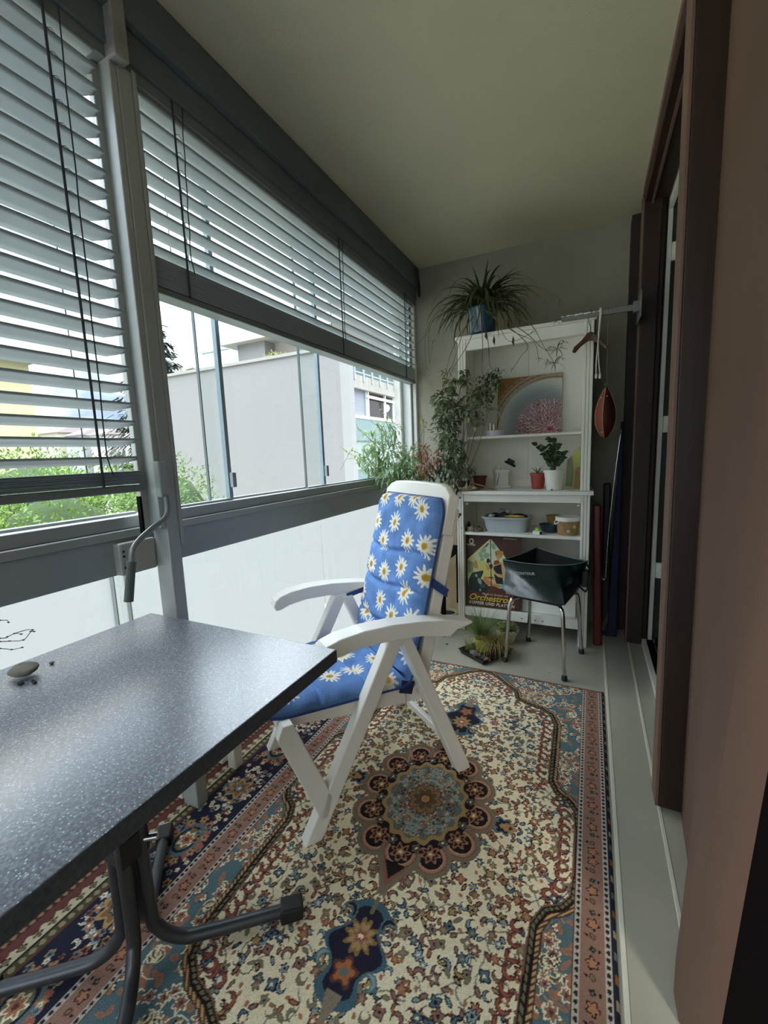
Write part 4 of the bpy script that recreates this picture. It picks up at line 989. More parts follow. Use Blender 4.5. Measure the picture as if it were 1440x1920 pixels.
for k, (dx, dz, dy) in enumerate([(-.105, .17, -.01), (-.075, .12, .01), (-.02, .205, 0), (.01, .16, -.02), (.045, .085, -.02), (.03, .05, -.03), (-.04, .09, -.03), (.055, .12, .02)]):
    b = Vector(c_) + Vector((0, 0, .108)); tip_ = b + Vector((dx, dy, dz)); mid = b.lerp(tip_, .5) + Vector((dx * -.12, 0, .02))
    MB().tube([b, mid, tip_], [.0035, .003, .0018], 6, smooth=4).build('stem', m_stem, wp, smooth=True)
    n = max(4, int(dz / .018) + 2)
    for j in range(n):
        t = .25 + .78 * j / n; p = b.lerp(mid, t * 2) if t < .5 else mid.lerp(tip_, min(1, (t - .5) * 2)); sd = 1 if j % 2 else -1
        put_leaf(lmA, wp, p, (sd * .9 + random.uniform(-.3, .3), random.uniform(-.8, .4), random.uniform(.0, .7)), random.uniform(.58, .82), random.uniform(-.5, .5), up=(random.uniform(-.4, .4), -1, .5))
c_ = (-.300, 2.84, WZ)
rp_ = pot('potted_plant', 'small spiky succulent in a red brown pot beside the white pot', c_, .036, .046, .098, mat('red_pot', (170, 74, 60), .5))
lmB = leaf_mesh('leaf', mat('grey_green_leaf', (96, 104, 84), .5, trans=.1), .075, .009, .5, .3, 4)
for k in range(15):
    a = k * 2.4; e_ = .35 + .6 * (k / 15); put_leaf(lmB, rp_, Vector(c_) + Vector((0, 0, .088)), (math.cos(a) * (1.2 - e_), math.sin(a) * (1.2 - e_), e_), random.uniform(.7, 1.0))
yg = mat('yellow_glass', (206, 210, 24), .2, spec=.6, trans=.15, noise=.2, scale=8)
gg = mat('olive_glass', (110, 124, 50), .2, spec=.6, trans=.15, noise=.25, scale=10)
def slab(pts, Y, th, name, m, label, cat, grp=None):
    P = [at(x, y, Y) for x, y in pts]; o = MB().hexa([], []) if False else MB()
    n = len(P); o.add([tuple(p) for p in P] + [(p.x, p.y + th, p.z) for p in P], [tuple(range(n)), tuple(range(2 * n - 1, n - 1, -1))] + [(i, (i + 1) % n, n + (i + 1) % n, n + i) for i in range(n)])
    return tag(o.build(name, m, bevel=.001), label, cat, grp)
zb = lambda x, Y: None
slab([(1066, 912), (1084, 912), (1088, 880), (1087, 838), (1078, 846), (1074, 852), (1072, 870), (1068, 890)], 2.90, .012, 'glass_ornament', yg, 'tall yellow glass ornament at the right end of the worktop', 'ornament')
slab([(1060, 911), (1072, 912), (1074, 880), (1072, 854), (1064, 862), (1062, 880)], 2.87, .010, 'glass_ornament', gg, 'lower olive green glass ornament left of the yellow one', 'ornament')
slab([(1076, 918), (1087, 918), (1090, 884), (1089, 876), (1082, 878), (1078, 884)], 2.80, .006, 'wooden_ornament', mat('ornament_wood', (150, 124, 74), .6), 'small brown wooden ornament before the yellow glass', 'ornament')
# white lantern box with metal stay and dark clip
lb = thing('lantern_box', 'small white box lantern with a bright metal strip on the worktop', 'lantern', (-.565, 2.93, WZ))
cL = at(938, 905, 2.92)
M_ = Matrix.Translation((cL.x, 2.94, WZ)) @ Matrix.Rotation(.45, 4, 'Z')
def tbox(x0, x1, y0, y1, z0, z1, name, m, parent, M=M_, bev=.002):
    mb = MB().box(x0, x1, y0, y1, z0, z1); mb.v = [tuple(M @ Vector(q)) for q in mb.v]; return mb.build(name, m, parent, bevel=bev)
tbox(-.050, .050, -.05, .05, 0, .014, 'base', m_white, lb); tbox(-.040, .040, -.04, .04, .014, .098, 'body', m_white, lb); tbox(-.047, .047, -.047, .047, .098, .122, 'roof', m_white, lb)
tbox(-.043, -.036, -.044, -.040, .0, .145, 'metal_strip', m_chrome, lb, M_ @ Matrix.Rotation(.14, 4, 'Y'))
tbox(-.045, .03, -.03, .0, .128, .142, 'clip', m_blk, lb, M_ @ Matrix.Translation((0, 0, .035)) @ Matrix.Rotation(.5, 4, 'Y'))
tbox(-.035, .012, -.028, -.002, .142, .165, 'clip', mat('clip_grey', (64, 66, 64), .5), lb, M_ @ Matrix.Translation((0, 0, .035)) @ Matrix.Rotation(.5, 4, 'Y'))
# dish garden with little tree, shells and sticks
dg = thing('dish_garden', 'small bushy plant in a dark pot on a pale dish, worktop left end', 'pot plant', (-.755, 2.71, WZ))
MB().lathe([(.045, 0), (.075, .004), (.088, .014), (.084, .016), (.0, .010)], (-.735, 2.715, WZ), 30).build('dish', mat('pale_dish', (176, 160, 124), .5, noise=.1), dg, smooth='auto')
MB().lathe([(.026, .01), (.040, .04), (.044, .062), (.04, .064), (.0, .055)], (-.755, 2.73, WZ), 24).build('pot', mat('brown_pot', (74, 52, 46), .5), dg, smooth='auto')
lv = Leaves(); la = leaf_arrays(.020, .010, .4, .2, 2)
for k in range(420):
    a = random.uniform(0, 2 * pi); u = random.uniform(-1, 1); r = .078 * random.random() ** .4
    p = Vector((-.750 + r * math.cos(a) * math.sqrt(1 - u * u) * 1.1, 2.73 + r * math.sin(a) * math.sqrt(1 - u * u) * .7, WZ + .115 + r * u * .75)); lv.add(la, p, (random.uniform(-1, 1), random.uniform(-1, 1), random.uniform(-.4, 1)), random.uniform(.7, 1.3))
stuff(lv.build('foliage', m_leafm, dg))
for k in range(6): MB().tube([(-.755, 2.73, WZ + .05), (-.755 + random.uniform(-.04, .04), 2.73 + random.uniform(-.03, .03), WZ + .12)], .002, 5).build('stem', m_stem, dg)
t_ = thing('terracotta_pot', 'empty dark terracotta pot behind the dish garden on the worktop', 'pot', (-.675, 2.86, WZ)); pot('', '', (-.675, 2.86, WZ), .034, .044, .085, mat('dark_terracotta', (112, 62, 48), .8), t_)
tag(pebble('shell', (-.672, 2.69, WZ + .013), .013, 1.2, .9, .95, mat('shell', (196, 182, 154), .5), 91), 'round pale snail shell beside the dish on the worktop', 'shell')
tag(pebble('shell', (-.70, 2.70, WZ + .020), .012, 1.5, .9, .8, mat('shell2', (178, 160, 126), .5), 92), 'long tan shell leaning on the dish, worktop left end', 'shell')
for k, (a, b) in enumerate((((-.70, 2.71, WZ + .05), (-.56, 2.70, WZ + .006)), ((-.71, 2.73, WZ + .045), (-.55, 2.72, WZ + .006)), ((-.66, 2.735, WZ + .006), (-.53, 2.70, WZ + .006)))):
    tag(MB().tube([a, Vector(a).lerp(Vector(b), .5) + Vector((0, 0, .003)), b], [.006, .005, .003], 7).build('driftwood_stick', mat('driftwood', (132, 112, 86), .8, noise=.15, scale=30)), ['upper driftwood stick propped on the dish, worktop', 'rear driftwood stick propped on the dish, worktop', 'short driftwood stick lying flat on the worktop'][k], 'stick', 'driftwood sticks on the worktop')

# ---- painting on the hutch shelf
def painting():
    Y = 2.955; TL = at(931, 702, Y); TR = at(1051, 689, Y); BR = at(1051, 806, Y); W = TR.x - TL.x + .008; zt = 1.288 + .385; Hh = .385
    h = .0016; p = Paint(0, W, 0, Hh, h, (168, 176, 172)); k = Hh / 720.
    cx_, cy_ = W - .155, .06
    d = np.hypot(p.A - (W - .06), (p.B - .02) * 1.0); d2 = np.hypot(p.A - (W - .12), p.B - .08)
    p.fill(d > .345, (156, 110, 52)); ringm = (d > .335) & (d < .41) ; sw = np.sin(np.arctan2(p.B - .02, p.A - W + .06) * 62 + 14 * np.sin(d * 90)) > -.1
    p.fill(ringm, (158, 124, 88)); p.fill(ringm & sw & (d < .40), (190, 178, 160)); p.fill((d > .338) & (d < .400) & (np.sin(d * 260) > .75), (132, 96, 62))
    p.fill(d <= .335, (206, 212, 204))
    g = d2; n_ = rng.normal(0, .010, p.A.shape)
    stops = [(.10, (156, 163, 166)), (.17, (142, 150, 154)), (.20, (156, 164, 168)), (.235, (186, 194, 192)), (.26, (206, 212, 204))]; xs = [q[0] for q in stops]
    gm = (g + n_ < .26); cc = np.stack([np.interp((g + n_)[gm], xs, [lin(q[1])[ch] for q in stops]) for ch in range(3)], -1); p.C[gm & (d <= 9)] = cc
    R_ = random.Random(9); fx, fy = W - .055, .035
    for ring in range(11, 0, -1):
        r = ring * .0165; n = 6 + ring * 4
        for q in range(n):
            a = 2 * pi * q / n + ring * .35 + R_.uniform(-.05, .05); x = fx - .02 + r * math.cos(a) - .25 * r * .3; y = fy + r * math.sin(a)
            if 0 < x < W and 0 < y < Hh:
                L = .020; p.ell(x, y, L, .0078, a, (120, 78, 88)); p.ell(x + .001 * math.cos(a), y, L * .86, .0060, a, R_.choice([(208, 176, 180), (196, 158, 166), (214, 190, 190), (186, 142, 150)])); p.ell(x - L * .6 * math.cos(a), y - L * .6 * math.sin(a), L * .3, .0025, a, (110, 60, 74))
    p.ell(fx - .01, fy, .018, .014, .3, (206, 70, 96)); p.ell(fx - .012, fy - .006, .008, .008, 0, (150, 40, 60))
    P = np.stack([TL.x + p.A, Y + .055 * p.B / Hh, 1.288 + p.B], -1); Pb = P.copy(); Pb[..., 1] += .016
    grid_obj = grid_mesh('canvas_painting', P, p.C, mat('canvas_paint', rough=.7, attr='Col', bump=.5, bscale=300), closed=Pb, smooth=False)
    tag(grid_obj, 'square canvas painting of a pink blossom with ochre corner on hutch shelf', 'painting')
painting()
# white dish with little tree and tea-light glasses
dish = thing('potted_tree', 'little tree with pale trunk in a shallow white pot on the hutch shelf', 'pot plant', (-.555, 2.80, 1.288))
dc = Vector((-.553, 2.79, 1.288))
MB().lathe([(.055, 0), (.058, .003), (.060, .030), (.062, .034), (.056, .034), (.054, .026), (.0, .024)], dc, 32).build('pot', mat('lilac_white', (200, 196, 204), .4), dish, smooth='auto')
tr = [dc + Vector(q) for q in ((.015, 0, .02), (.025, 0, .07), (.03, -.01, .13), (.0, -.02, .165), (-.04, -.03, .20), (-.055, -.03, .235), (-.04, -.03, .28))]
MB().tube(tr, [.005, .005, .0045, .004, .0035, .003, .002], 8, smooth=4).build('trunk', mat('pale_bark', (186, 176, 154), .7), dish, smooth=True)
lv = Leaves(); la = leaf_arrays(.026, .011, .5, .25, 3)
for (cx_, cy_, cz_, r, n) in ((-.05, -.04, .33, .070, 170), (-.085, -.05, .27, .050, 100), (.0, -.05, .37, .055, 90), (-.03, -.05, .24, .035, 40), (.03, -.05, .31, .04, 50)):
    for k in range(n):
        a = random.uniform(0, 2 * pi); u = random.uniform(-1, 1); rr = r * random.random() ** .45; q_ = math.sqrt(1 - u * u)
        p = dc + Vector((cx_ + rr * q_ * math.cos(a), cy_ + rr * q_ * math.sin(a) * .7, cz_ + rr * u)); lv.add(la, p, (random.uniform(-1, 1), random.uniform(-1, .4), random.uniform(-1, .5)), random.uniform(.7, 1.2))
stuff(lv.build('foliage', m_leafm, dish))
for q in ((-.05, -.04, .33), (-.085, -.05, .27), (.0, -.05, .37), (.03, -.05, .31)): MB().tube([tr[-2], dc + Vector(q)], [.002, .001], 5).build('branch', m_stem, dish)
for i, (x, hh) in enumerate(((-.588, .055), (-.565, .05))):
    tag(MB().lathe([(.010, 0), (.012, .002), (.013, hh), (.0115, hh), (.010, .006), (.0, .005)], (x, 2.795, 1.288 + .026), 18).build('glass_tube', mat('silver_glass', (196, 190, 170), .12, metal=.6), smooth='auto'), ['bright silvery glass tube in the white dish, left one', 'dull silvery glass tube in the white dish, right one'][i], 'glass')

# ---- spider plant on top
sp = thing('spider_plant', 'large spider plant in a glossy blue pot on top of the hutch', 'pot plant', (-.635, 2.80, HZ))
pc = Vector((-.632, 2.775, HZ))
MB().lathe([(.060, 0), (.068, .004), (.078, .018), (.080, .025), (.086, .150), (.090, .155), (.090, .166), (.083, .166), (.080, .150), (.0, .145)], pc, 40).build('pot', mat('blue_glaze', (36, 74, 92), .18, spec=.8, noise=.25, scale=14), sp, smooth='auto')
MB().lathe([(.080, .150), (.07, .158), (.0, .160)], pc, 24).build('soil', m_soil, sp, smooth=True)
arch = [leaf_mesh('leaf', m_leafs, L, .017, bnd, .35, 9, .55) for L, bnd in ((.36, 2.2), (.33, 1.6), (.30, 2.7), (.42, 2.6), (.26, .9))]
for k in range(185):
    a = k * 2.39996 + random.uniform(-.2, .2); el = random.uniform(.35, 1.35)
    if math.sin(a) > .55 and random.random() < .5: a = -a
    d = Vector((math.cos(a) * math.cos(el), math.sin(a) * math.cos(el) * .8, math.sin(el)))
    put_leaf(arch[k % 5], sp, pc + Vector((d.x * .03, d.y * .03, .165)), d, random.uniform(.75, 1.15), random.uniform(-.3, .3))
def plantlet(parent, c, s=1, n=9):
    lv = Leaves(); la = leaf_arrays(.075 * s, .007 * s, 1.3, .3, 4, .6)
    for k in range(n):
        a = k * 2.4 + random.uniform(-.3, .3); el = random.uniform(-.2, 1.1); lv.add(la, c, (math.cos(a) * math.cos(el), math.sin(a) * math.cos(el), math.sin(el)), random.uniform(.6, 1.1))
    return lv.build('plantlet', m_leafm, parent)
m_run = mat('runner', (112, 100, 60), .6)
RUN = [[(905, 560, 2.77), (980, 620, 2.62), (1020, 655, 2.60), (1045, 655, 2.58)], [(905, 560, 2.77), (985, 600, 2.62), (1020, 650, 2.60), (1040, 682, 2.58)], [(900, 560, 2.77), (930, 600, 2.62), (955, 640, 2.6), (1000, 622, 2.6)],
       [(900, 560, 2.77), (970, 540, 2.70), (1010, 555, 2.66), (1030, 590, 2.62), (1042, 604, 2.6)], [(900, 550, 2.77), (980, 535, 2.7), (1040, 555, 2.66), (1050, 565, 2.64)], [(905, 560, 2.77), (985, 640, 2.62), (975, 670, 2.6), (960, 693, 2.6)],
       [(890, 560, 2.77), (870, 620, 2.66), (850, 680, 2.62), (838, 700, 2.60)], [(890, 560, 2.77), (855, 640, 2.66), (835, 700, 2.62), (830, 740, 2.60)], [(880, 560, 2.77), (830, 580, 2.70), (800, 620, 2.66), (798, 680, 2.64), (800, 692, 2.64)],
       [(880, 560, 2.77), (825, 590, 2.7), (800, 625, 2.66), (782, 648, 2.64)], [(905, 560, 2.77), (915, 640, 2.66), (920, 690, 2.63), (945, 695, 2.62)], [(900, 560, 2.77), (905, 650, 2.62), (905, 700, 2.6), (925, 735, 2.6)], [(905, 565, 2.77), (960, 620, 2.62), (1000, 640, 2.6), (1010, 672, 2.58)],
       [(880, 560, 2.77), (812, 600, 2.7), (806, 680, 2.66), (812, 640, 2.66)], [(900, 560, 2.77), (880, 640, 2.64), (850, 690, 2.62), (842, 720, 2.6), (870, 720, 2.6)]]
for i, r in enumerate(RUN):
    P = [at(*q) for q in r]; P[0] = pc + Vector((0, -.04, .17)); rn = MB().tube(P, [.0022, .0014], 5, smooth=5).build('runner', m_run, sp, smooth=True)
    big = i in (0, 1, 6, 7, 14); pl = plantlet(sp, P[-1], 1.0 if big else .55, 13 if big else 7)
    if big:
        for dd in (Vector((.03, 0, .03)), Vector((-.035, .01, .015))): plantlet(sp, P[-1] + dd, .7, 8)
for p_ in ((962, 641), (911, 630), (926, 640), (953, 610)):
    c0 = at(p_[0], p_[1], 2.655); MB().add([c0 + Vector(q) for q in ((0, 0, .035), (.008, 0, .01), (.004, .004, -.025), (-.008, 0, .0), (0, -.004, .0))], [(0, 1, 4), (1, 2, 4), (2, 3, 4), (3, 0, 4), (0, 3, 2, 1)]).build('dry_leaf', mat('dry_leaf', (62, 48, 34), .8), sp)

# ---- climbing vine by the hutch
def leafy(name, label, pc_, blobs, m, L, Wd, cat='plant', n3=4, shape=.8, down=.3, stems=True, stemc=None, foliage_name='foliage', fold=.25):
    t = thing(name, label, cat, pc_)
    lv = Leaves(); la = leaf_arrays(L, Wd, .7, fold, n3, shape)
    for (x, y, Y, r, n) in blobs:
        c = at(x, y, Y); rr_ = r / 790. * Y
        for k in range(n):
            a = random.uniform(0, 2 * pi); u = random.uniform(-1, 1); q_ = math.sqrt(1 - u * u); rr = rr_ * random.random() ** .4
            p = c + Vector((rr * q_ * math.cos(a), rr * q_ * math.sin(a) * .6, rr * u)); o_ = (p - c).normalized() if (p - c).length > 1e-5 else Vector((0, 0, 1))
            lv.add(la, p, o_ + Vector((random.uniform(-.8, .8), random.uniform(-.9, .3), random.uniform(-.8, .5) - down)), random.uniform(.65, 1.2), random.uniform(-.5, .5))
        if stems: MB().tube([Vector(pc_) + Vector((random.uniform(-.02, .02), 0, 0)), (Vector(pc_) + c) / 2 + Vector((random.uniform(-.05, .05), 0, .04)), c], [.004, .0025, .0015], 6, smooth=4).build('stem', stemc or m_stem, t, smooth=True)
    stuff(lv.build(foliage_name, m, t)); return t
m_vine = mat('vine_leaf', (124, 136, 104), .42, noise=.3, scale=22, trans=.25)
vb = at(850, 905, 2.72)
# tall pot stand that carries the plants in the corner, hidden behind the chair
leafy('climbing_vine', 'dense climbing vine with rounded leaves left of the white hutch', (-.86, 2.80, .80), [(845, 720, 2.64, 12, 51), (832, 750, 2.66, 22, 119), (840, 780, 2.66, 26, 153), (835, 812, 2.66, 30, 187), (845, 845, 2.66, 30, 187), (860, 765, 2.64, 15, 68), (868, 700, 2.62, 8, 20), (885, 770, 2.60, 14, 44), (895, 790, 2.60, 10, 23), (905, 745, 2.60, 14, 37), (850, 875, 2.66, 28, 136), (885, 740, 2.6, 14, 37), (872, 715, 2.6, 8, 17), (918, 765, 2.58, 8, 13)],
      m_vine, .036, .024, down=.4)
lmV = leaf_mesh('leaf', mat('fresh_leaf', (136, 156, 70), .4, trans=.35), .075, .022, .9, .25, 5)
sh = leafy('oleander_shrub', 'airy narrow leaved shrub before the window sill behind the chair', (-1.02, 2.60, .62), [(700, 830, 2.55, 26, 84), (730, 850, 2.62, 34, 168), (760, 860, 2.66, 30, 140), (700, 865, 2.5, 28, 112), (725, 885, 2.52, 30, 140), (760, 895, 2.55, 30, 125), (735, 915, 2.5, 18, 42), (720, 800, 2.6, 16, 30), (740, 805, 2.62, 14, 25), (675, 850, 2.45, 16, 25), (785, 880, 2.66, 24, 70)],
      mat('oleander_leaf', (150, 176, 128), .42, noise=.25, scale=20, trans=.4), .066, .014, n3=4, shape=.7)
m_run2 = mat('shrub_twig', (130, 116, 96), .7)
for P in ([(700, 880, 2.5), (675, 860, 2.45), (650, 848, 2.4), (640, 838, 2.38)], [(690, 860, 2.5), (662, 845, 2.42), (655, 850, 2.4), (638, 882, 2.38)], [(720, 850, 2.55), (690, 820, 2.5), (672, 805, 2.45), (668, 795, 2.44)], [(730, 840, 2.6), (715, 800, 2.58), (702, 795, 2.56), (695, 788, 2.55)],
          [(740, 850, 2.6), (728, 800, 2.6), (712, 770, 2.6), (712, 760, 2.6)], [(760, 860, 2.66), (790, 815, 2.66), (795, 790, 2.66), (785, 775, 2.66)], [(790, 870, 2.66), (795, 810, 2.66), (790, 780, 2.66), (788, 758, 2.66)], [(705, 900, 2.5), (680, 880, 2.46), (665, 860, 2.42), (648, 862, 2.40)]):
    W = [at(*q) for q in P]; MB().tube(W, [.0022, .0012], 5, smooth=4).build('twig', m_run2, sh, smooth=True)
    for k in range(5):
        t = .35 + k * .16; p = W[1].lerp(W[2], t) if t < 1 else W[-1]
        put_leaf(lmV, sh, p, (random.uniform(-1, 1), random.uniform(-.5, .1), random.uniform(-.4, .8)), random.uniform(.35, .8))
cr_ = leafy('croton_plant', 'orange and dark green leaved plant between shrub and vine', (-.93, 2.70, .70), [(792, 846, 2.62, 12, 40), (812, 858, 2.60, 16, 50), (795, 875, 2.6, 14, 40)], mat('orange_leaf', (168, 112, 84), .5, noise=.3, scale=12, trans=.25), .050, .012, n3=3)
lvd = Leaves(); la = leaf_arrays(.070, .022, .8, .3, 4)
for k in range(170):
    c = at(random.uniform(755, 860), random.uniform(866, 925), random.uniform(2.56, 2.7)); lvd.add(la, c, (random.uniform(-1, 1), random.uniform(-1, .2), random.uniform(-1, .6)), random.uniform(.6, 1.05))
stuff(lvd.build('dark_foliage', m_leafd, cr_))
# planters on a low stand behind the chair
ps = thing('plant_stand', 'dark wooden plant stand hidden behind the chair by the corner', 'stand', (-.98, 2.72, 0))
MB().box(-1.16, -.815, 2.50, 2.90, .50, .53).build('top', m_black, ps, bevel=.003)
for x in (-1.15, -.85):
    for y in (2.51, 2.86): MB().box(x, x + .025, y, y + .025, 0, .50).build('leg', m_black, ps)
for i, (x, y, r, hh) in enumerate(((-1.03, 2.60, .095, .15), (-.93, 2.78, .075, .14))):
    t_ = thing('planter', ['wide dark planter holding the narrow leaved shrub', 'dark planter holding the vine beside the hutch'][i], 'planter', (x, y, .53)); pot('', '', (x, y, .53), r * .75, r, hh, mat('dark_planter', (60, 58, 54), .6), t_)

# cream pot and driftwood board behind the chair leg
cp_ = thing('cream_pot', 'cream plastic pot on the floor left of the dresser leg', 'pot', (-.85, 2.66, 0)); pot('', '', (-.855, 2.665, 0), .048, .060, .115, mat('cream_plastic', (196, 184, 150), .5, noise=.06), cp_, rim=.006)
for i, (x0, x1, z1, y) in enumerate(((-.955, -.895, .60, 2.90), (-.90, -.865, .52, 2.86), (-.862, -.835, .66, 2.84))):
    tag(MB().hexa([(x0, y, 0), (x1, y, 0), (x1, y + .012, 0), (x0, y + .012, 0)], [(x0 + .02, y + .12, z1), (x1 + .01, y + .12, z1), (x1 + .01, y + .132, z1), (x0 + .02, y + .132, z1)]).build('wooden_board', mat('beige_wood', (190, 168, 134), .7, noise=.08, scale=12), bevel=.002),
        ['wide beige board leaning behind the cream pot', 'middle beige board leaning behind the cream pot', 'narrow tall beige board next to the dresser side'][i], 'board', 'boards leaning left of the dresser')

# ---- tray with grass, lime pot, stones
ty = thing('seed_tray', 'black plastic tray on the floor before the dresser', 'tray', (-.56, 2.37, 0))
a0, b0, c0, d0 = Vector((-.683, 2.325, 0)), Vector((-.515, 2.222, 0)), Vector((-.385, 2.43, 0)), Vector((-.553, 2.533, 0))
ctr = (a0 + b0 + c0 + d0) / 4
mb = MB(); up_ = lambda z, k: [ctr + (q - ctr) * k + Vector((0, 0, z)) for q in (a0, b0, c0, d0)]
rs = [up_(.001, .90), up_(.028, 1.0), up_(.030, 1.03), up_(.032, 1.03), up_(.030, .985), up_(.006, .885)]
v = [q for r in rs for q in r]; mb.add(v, [(i * 4 + k, i * 4 + (k + 1) % 4, (i + 1) * 4 + (k + 1) % 4, (i + 1) * 4 + k) for i in range(5) for k in range(4)] + [(3, 2, 1, 0), (20, 21, 22, 23)])
mb.build('tray_shell', m_blk, ty, bevel=.002)
lp = thing('grass_pot', 'lime green pot of tall wispy grass standing in the black tray', 'pot plant', (-.565, 2.385, .006))
pc2 = Vector((-.560, 2.40, .006)); pot('', '', pc2, .034, .044, .080, mat('lime_pot', (172, 190, 52), .45), lp)
MB().lathe([(.010, 0), (.010, .001)], (-.572, 2.358, .045), 14, Euler((pi / 2, 0, 0))).build('pot_label', mat('lime_label', (140, 170, 60), .5), lp)
def grass(name, m, c, n, L, spread, parent, wd=.0022, bend=(.5, 1.6), el=(.7, 1.4)):
    lv = Leaves()
    for k in range(n):
        a = random.uniform(0, 2 * pi); e_ = random.uniform(*el); la = leaf_arrays(L * random.uniform(.5, 1.1), wd, random.uniform(*bend), .2, 6, .4)
        lv.add(la, c + Vector((random.uniform(-1, 1) * spread, random.uniform(-1, 1) * spread, 0)), (math.cos(a) * math.cos(e_), math.sin(a) * math.cos(e_), math.sin(e_)))
    return stuff(lv.build(name, m, parent))
m_gr = mat('grass_green', (124, 136, 76), .6, noise=.2, scale=10, trans=.2); m_gd = mat('grass_dry', (166, 140, 84), .7, noise=.2, scale=10, trans=.15)
grass('grass_blades', m_gr, pc2 + Vector((0, 0, .075)), 430, .23, .028, lp)
grass('tall_blades', mat('grass_deep', (76, 104, 62), .6, trans=.2), pc2 + Vector((-.01, 0, .075)), 60, .26, .02, lp, bend=(.1, .6), el=(1.1, 1.5))
dgp = thing('dry_grass_pot', 'pot of drooping dry brownish grass at the right of the tray', 'pot plant', (-.47, 2.37, .006)); pc3 = Vector((-.475, 2.375, .006)); pot('', '', pc3, .030, .038, .070, m_blk, dgp)
grass('grass_blades', m_gd, pc3 + Vector((0, 0, .066)), 300, .21, .024, dgp, bend=(1.6, 3.0), el=(.6, 1.3)); grass('green_blades', m_gr, pc3 + Vector((0, 0, .066)), 90, .18, .02, dgp, bend=(1.3, 2.8), el=(.5, 1.2))
grass('grass_tuft', m_gr, Vector((-.63, 2.36, .02)), 70, .12, .02, ty)
for i, (x, y, r, c) in enumerate(((-.565, 2.305, .024, (84, 84, 84)), (-.595, 2.325, .020, (120, 118, 112)), (-.525, 2.29, .020, (48, 46, 46)), (-.500, 2.275, .018, (116, 100, 78)), (-.61, 2.355, .012, (130, 126, 116)))):
    tag(pebble('stone', (x, y, .008 + r * .55), r, 1.2, .95, .65, mat('tray_stone%d' % i, c, .8, noise=.15, scale=40, bump=.3), 120 + i, rz=i), ['dark grey stone in front of the lime pot', 'lighter grey stone left of the dark one in the tray', 'black stone at the front of the tray', 'brown stone in the near right tray corner', 'small pale stone at the left of the tray'][i], 'stone', 'stones in the black tray')
wpp = thing('succulent_pot', 'white pot of trailing green succulent under the dresser rail', 'pot plant', (-.455, 2.585, 0)); pc4 = Vector((-.452, 2.60, .0)); pot('', '', pc4, .048, .070, .085, m_white, wpp)
lv = Leaves(); la = leaf_arrays(.020, .010, .6, .2, 2)
for k in range(420):
    a = random.uniform(0, 2 * pi); r = .074 * math.sqrt(random.random()); lv.add(la, pc4 + Vector((r * math.cos(a), r * math.sin(a) * .9 - .005, .088 + .028 * (1 - (r / .075) ** 2) * random.uniform(.3, 1.2))), (random.uniform(-1, 1), random.uniform(-1, .5), random.uniform(0, 1)), random.uniform(.7, 1.3))
stuff(lv.build('foliage', mat('succulent', (126, 140, 78), .5, noise=.2, scale=20, trans=.2), wpp))

# ---- chrome stool with bag
cs = thing('chrome_stool', 'chrome legged stool on the floor before the dresser, carrying the bag', 'stool', (-.215, 2.44, 0))
feet = [(-.412, 2.326), (-.095, 2.232), (-.325, 2.640), (-.022, 2.584)]; fc = Vector((sum(f[0] for f in feet) / 4, sum(f[1] for f in feet) / 4, 0))
for f in feet:
    F = Vector((*f, .012)); d = (fc - F); d.z = 0; T1 = F + d * .12; T1.z = .33; T2 = F + d * .20; T2.z = .368; T3 = F + d * .42; T3.z = .378
    lg = MB().tube([F, F.lerp(T1, .5), T1, T2, T3], .0105, 12, smooth=6).build('leg', m_chrome, cs, smooth=True)
    MB().lathe([(.013, 0), (.015, .002), (.014, .026), (.011, .030)], (f[0], f[1], 0), 16).build('foot_cap', m_blk, lg, smooth='auto')
s4 = [fc + (Vector((*f, 0)) - fc) * .80 for f in (feet[0], feet[1], feet[3], feet[2])]
MB().hexa([q + Vector((0, 0, .376)) for q in s4], [q + Vector((0, 0, .398)) for q in s4]).build('seat', m_blk, cs, bevel=.008)
bg_ = thing('pannier_bag', 'open dark green waterproof bag lying on the chrome stool', 'bag', (-.215, 2.44, .40))
ZT = .575
A_, B_, C_, D_ = onz(943, 1050, .565), onz(1044, 1061, .555), onz(1102, 1053, .57), onz(1006, 1027, .585)
a_, b_, c2, d2 = [fc + (Vector((*f, 0)) - fc) * k + Vector((0, 0, .400)) for f, k in ((feet[0], .98), (feet[1], .94), (feet[3], .92), (feet[2], .92))]
def bagpt(u, v_, t):   # u,v in 0..1 over the quad, t height
    lo = (a_.lerp(b_, u)).lerp(d2.lerp(c2, u), v_); hi = (A_.lerp(B_, u)).lerp(D_.lerp(C_, u), v_); return lo.lerp(hi, t)
ring = []; N = 13
def loop(t, inset=0):
    pts = []
    for (u0, v0), (u1, v1) in (((0, 0), (1, 0)), ((1, 0), (1, 1)), ((1, 1), (0, 1)), ((0, 1), (0, 0))):
        for k in range(N):
            q = k / N; u = u0 + (u1 - u0) * q; vv = v0 + (v1 - v0) * q
            u = inset + u * (1 - 2 * inset); vv = inset + vv * (1 - 2 * inset); p = bagpt(u, vv, t)
            bl = math.sin(pi * q) * math.sin(pi * min(1, t)) * .016; dent = .010 * math.sin(q * 9 + t * 7) * math.sin(pi * t)
            n_ = (p - bagpt(.5, .5, t)); n_.z = 0; n_.normalize(); sag = -.008 * math.sin(pi * q) * t
            pts.append(p + n_ * (bl * (1 if inset == 0 else 0) + dent) + Vector((0, 0, sag)))
    return pts
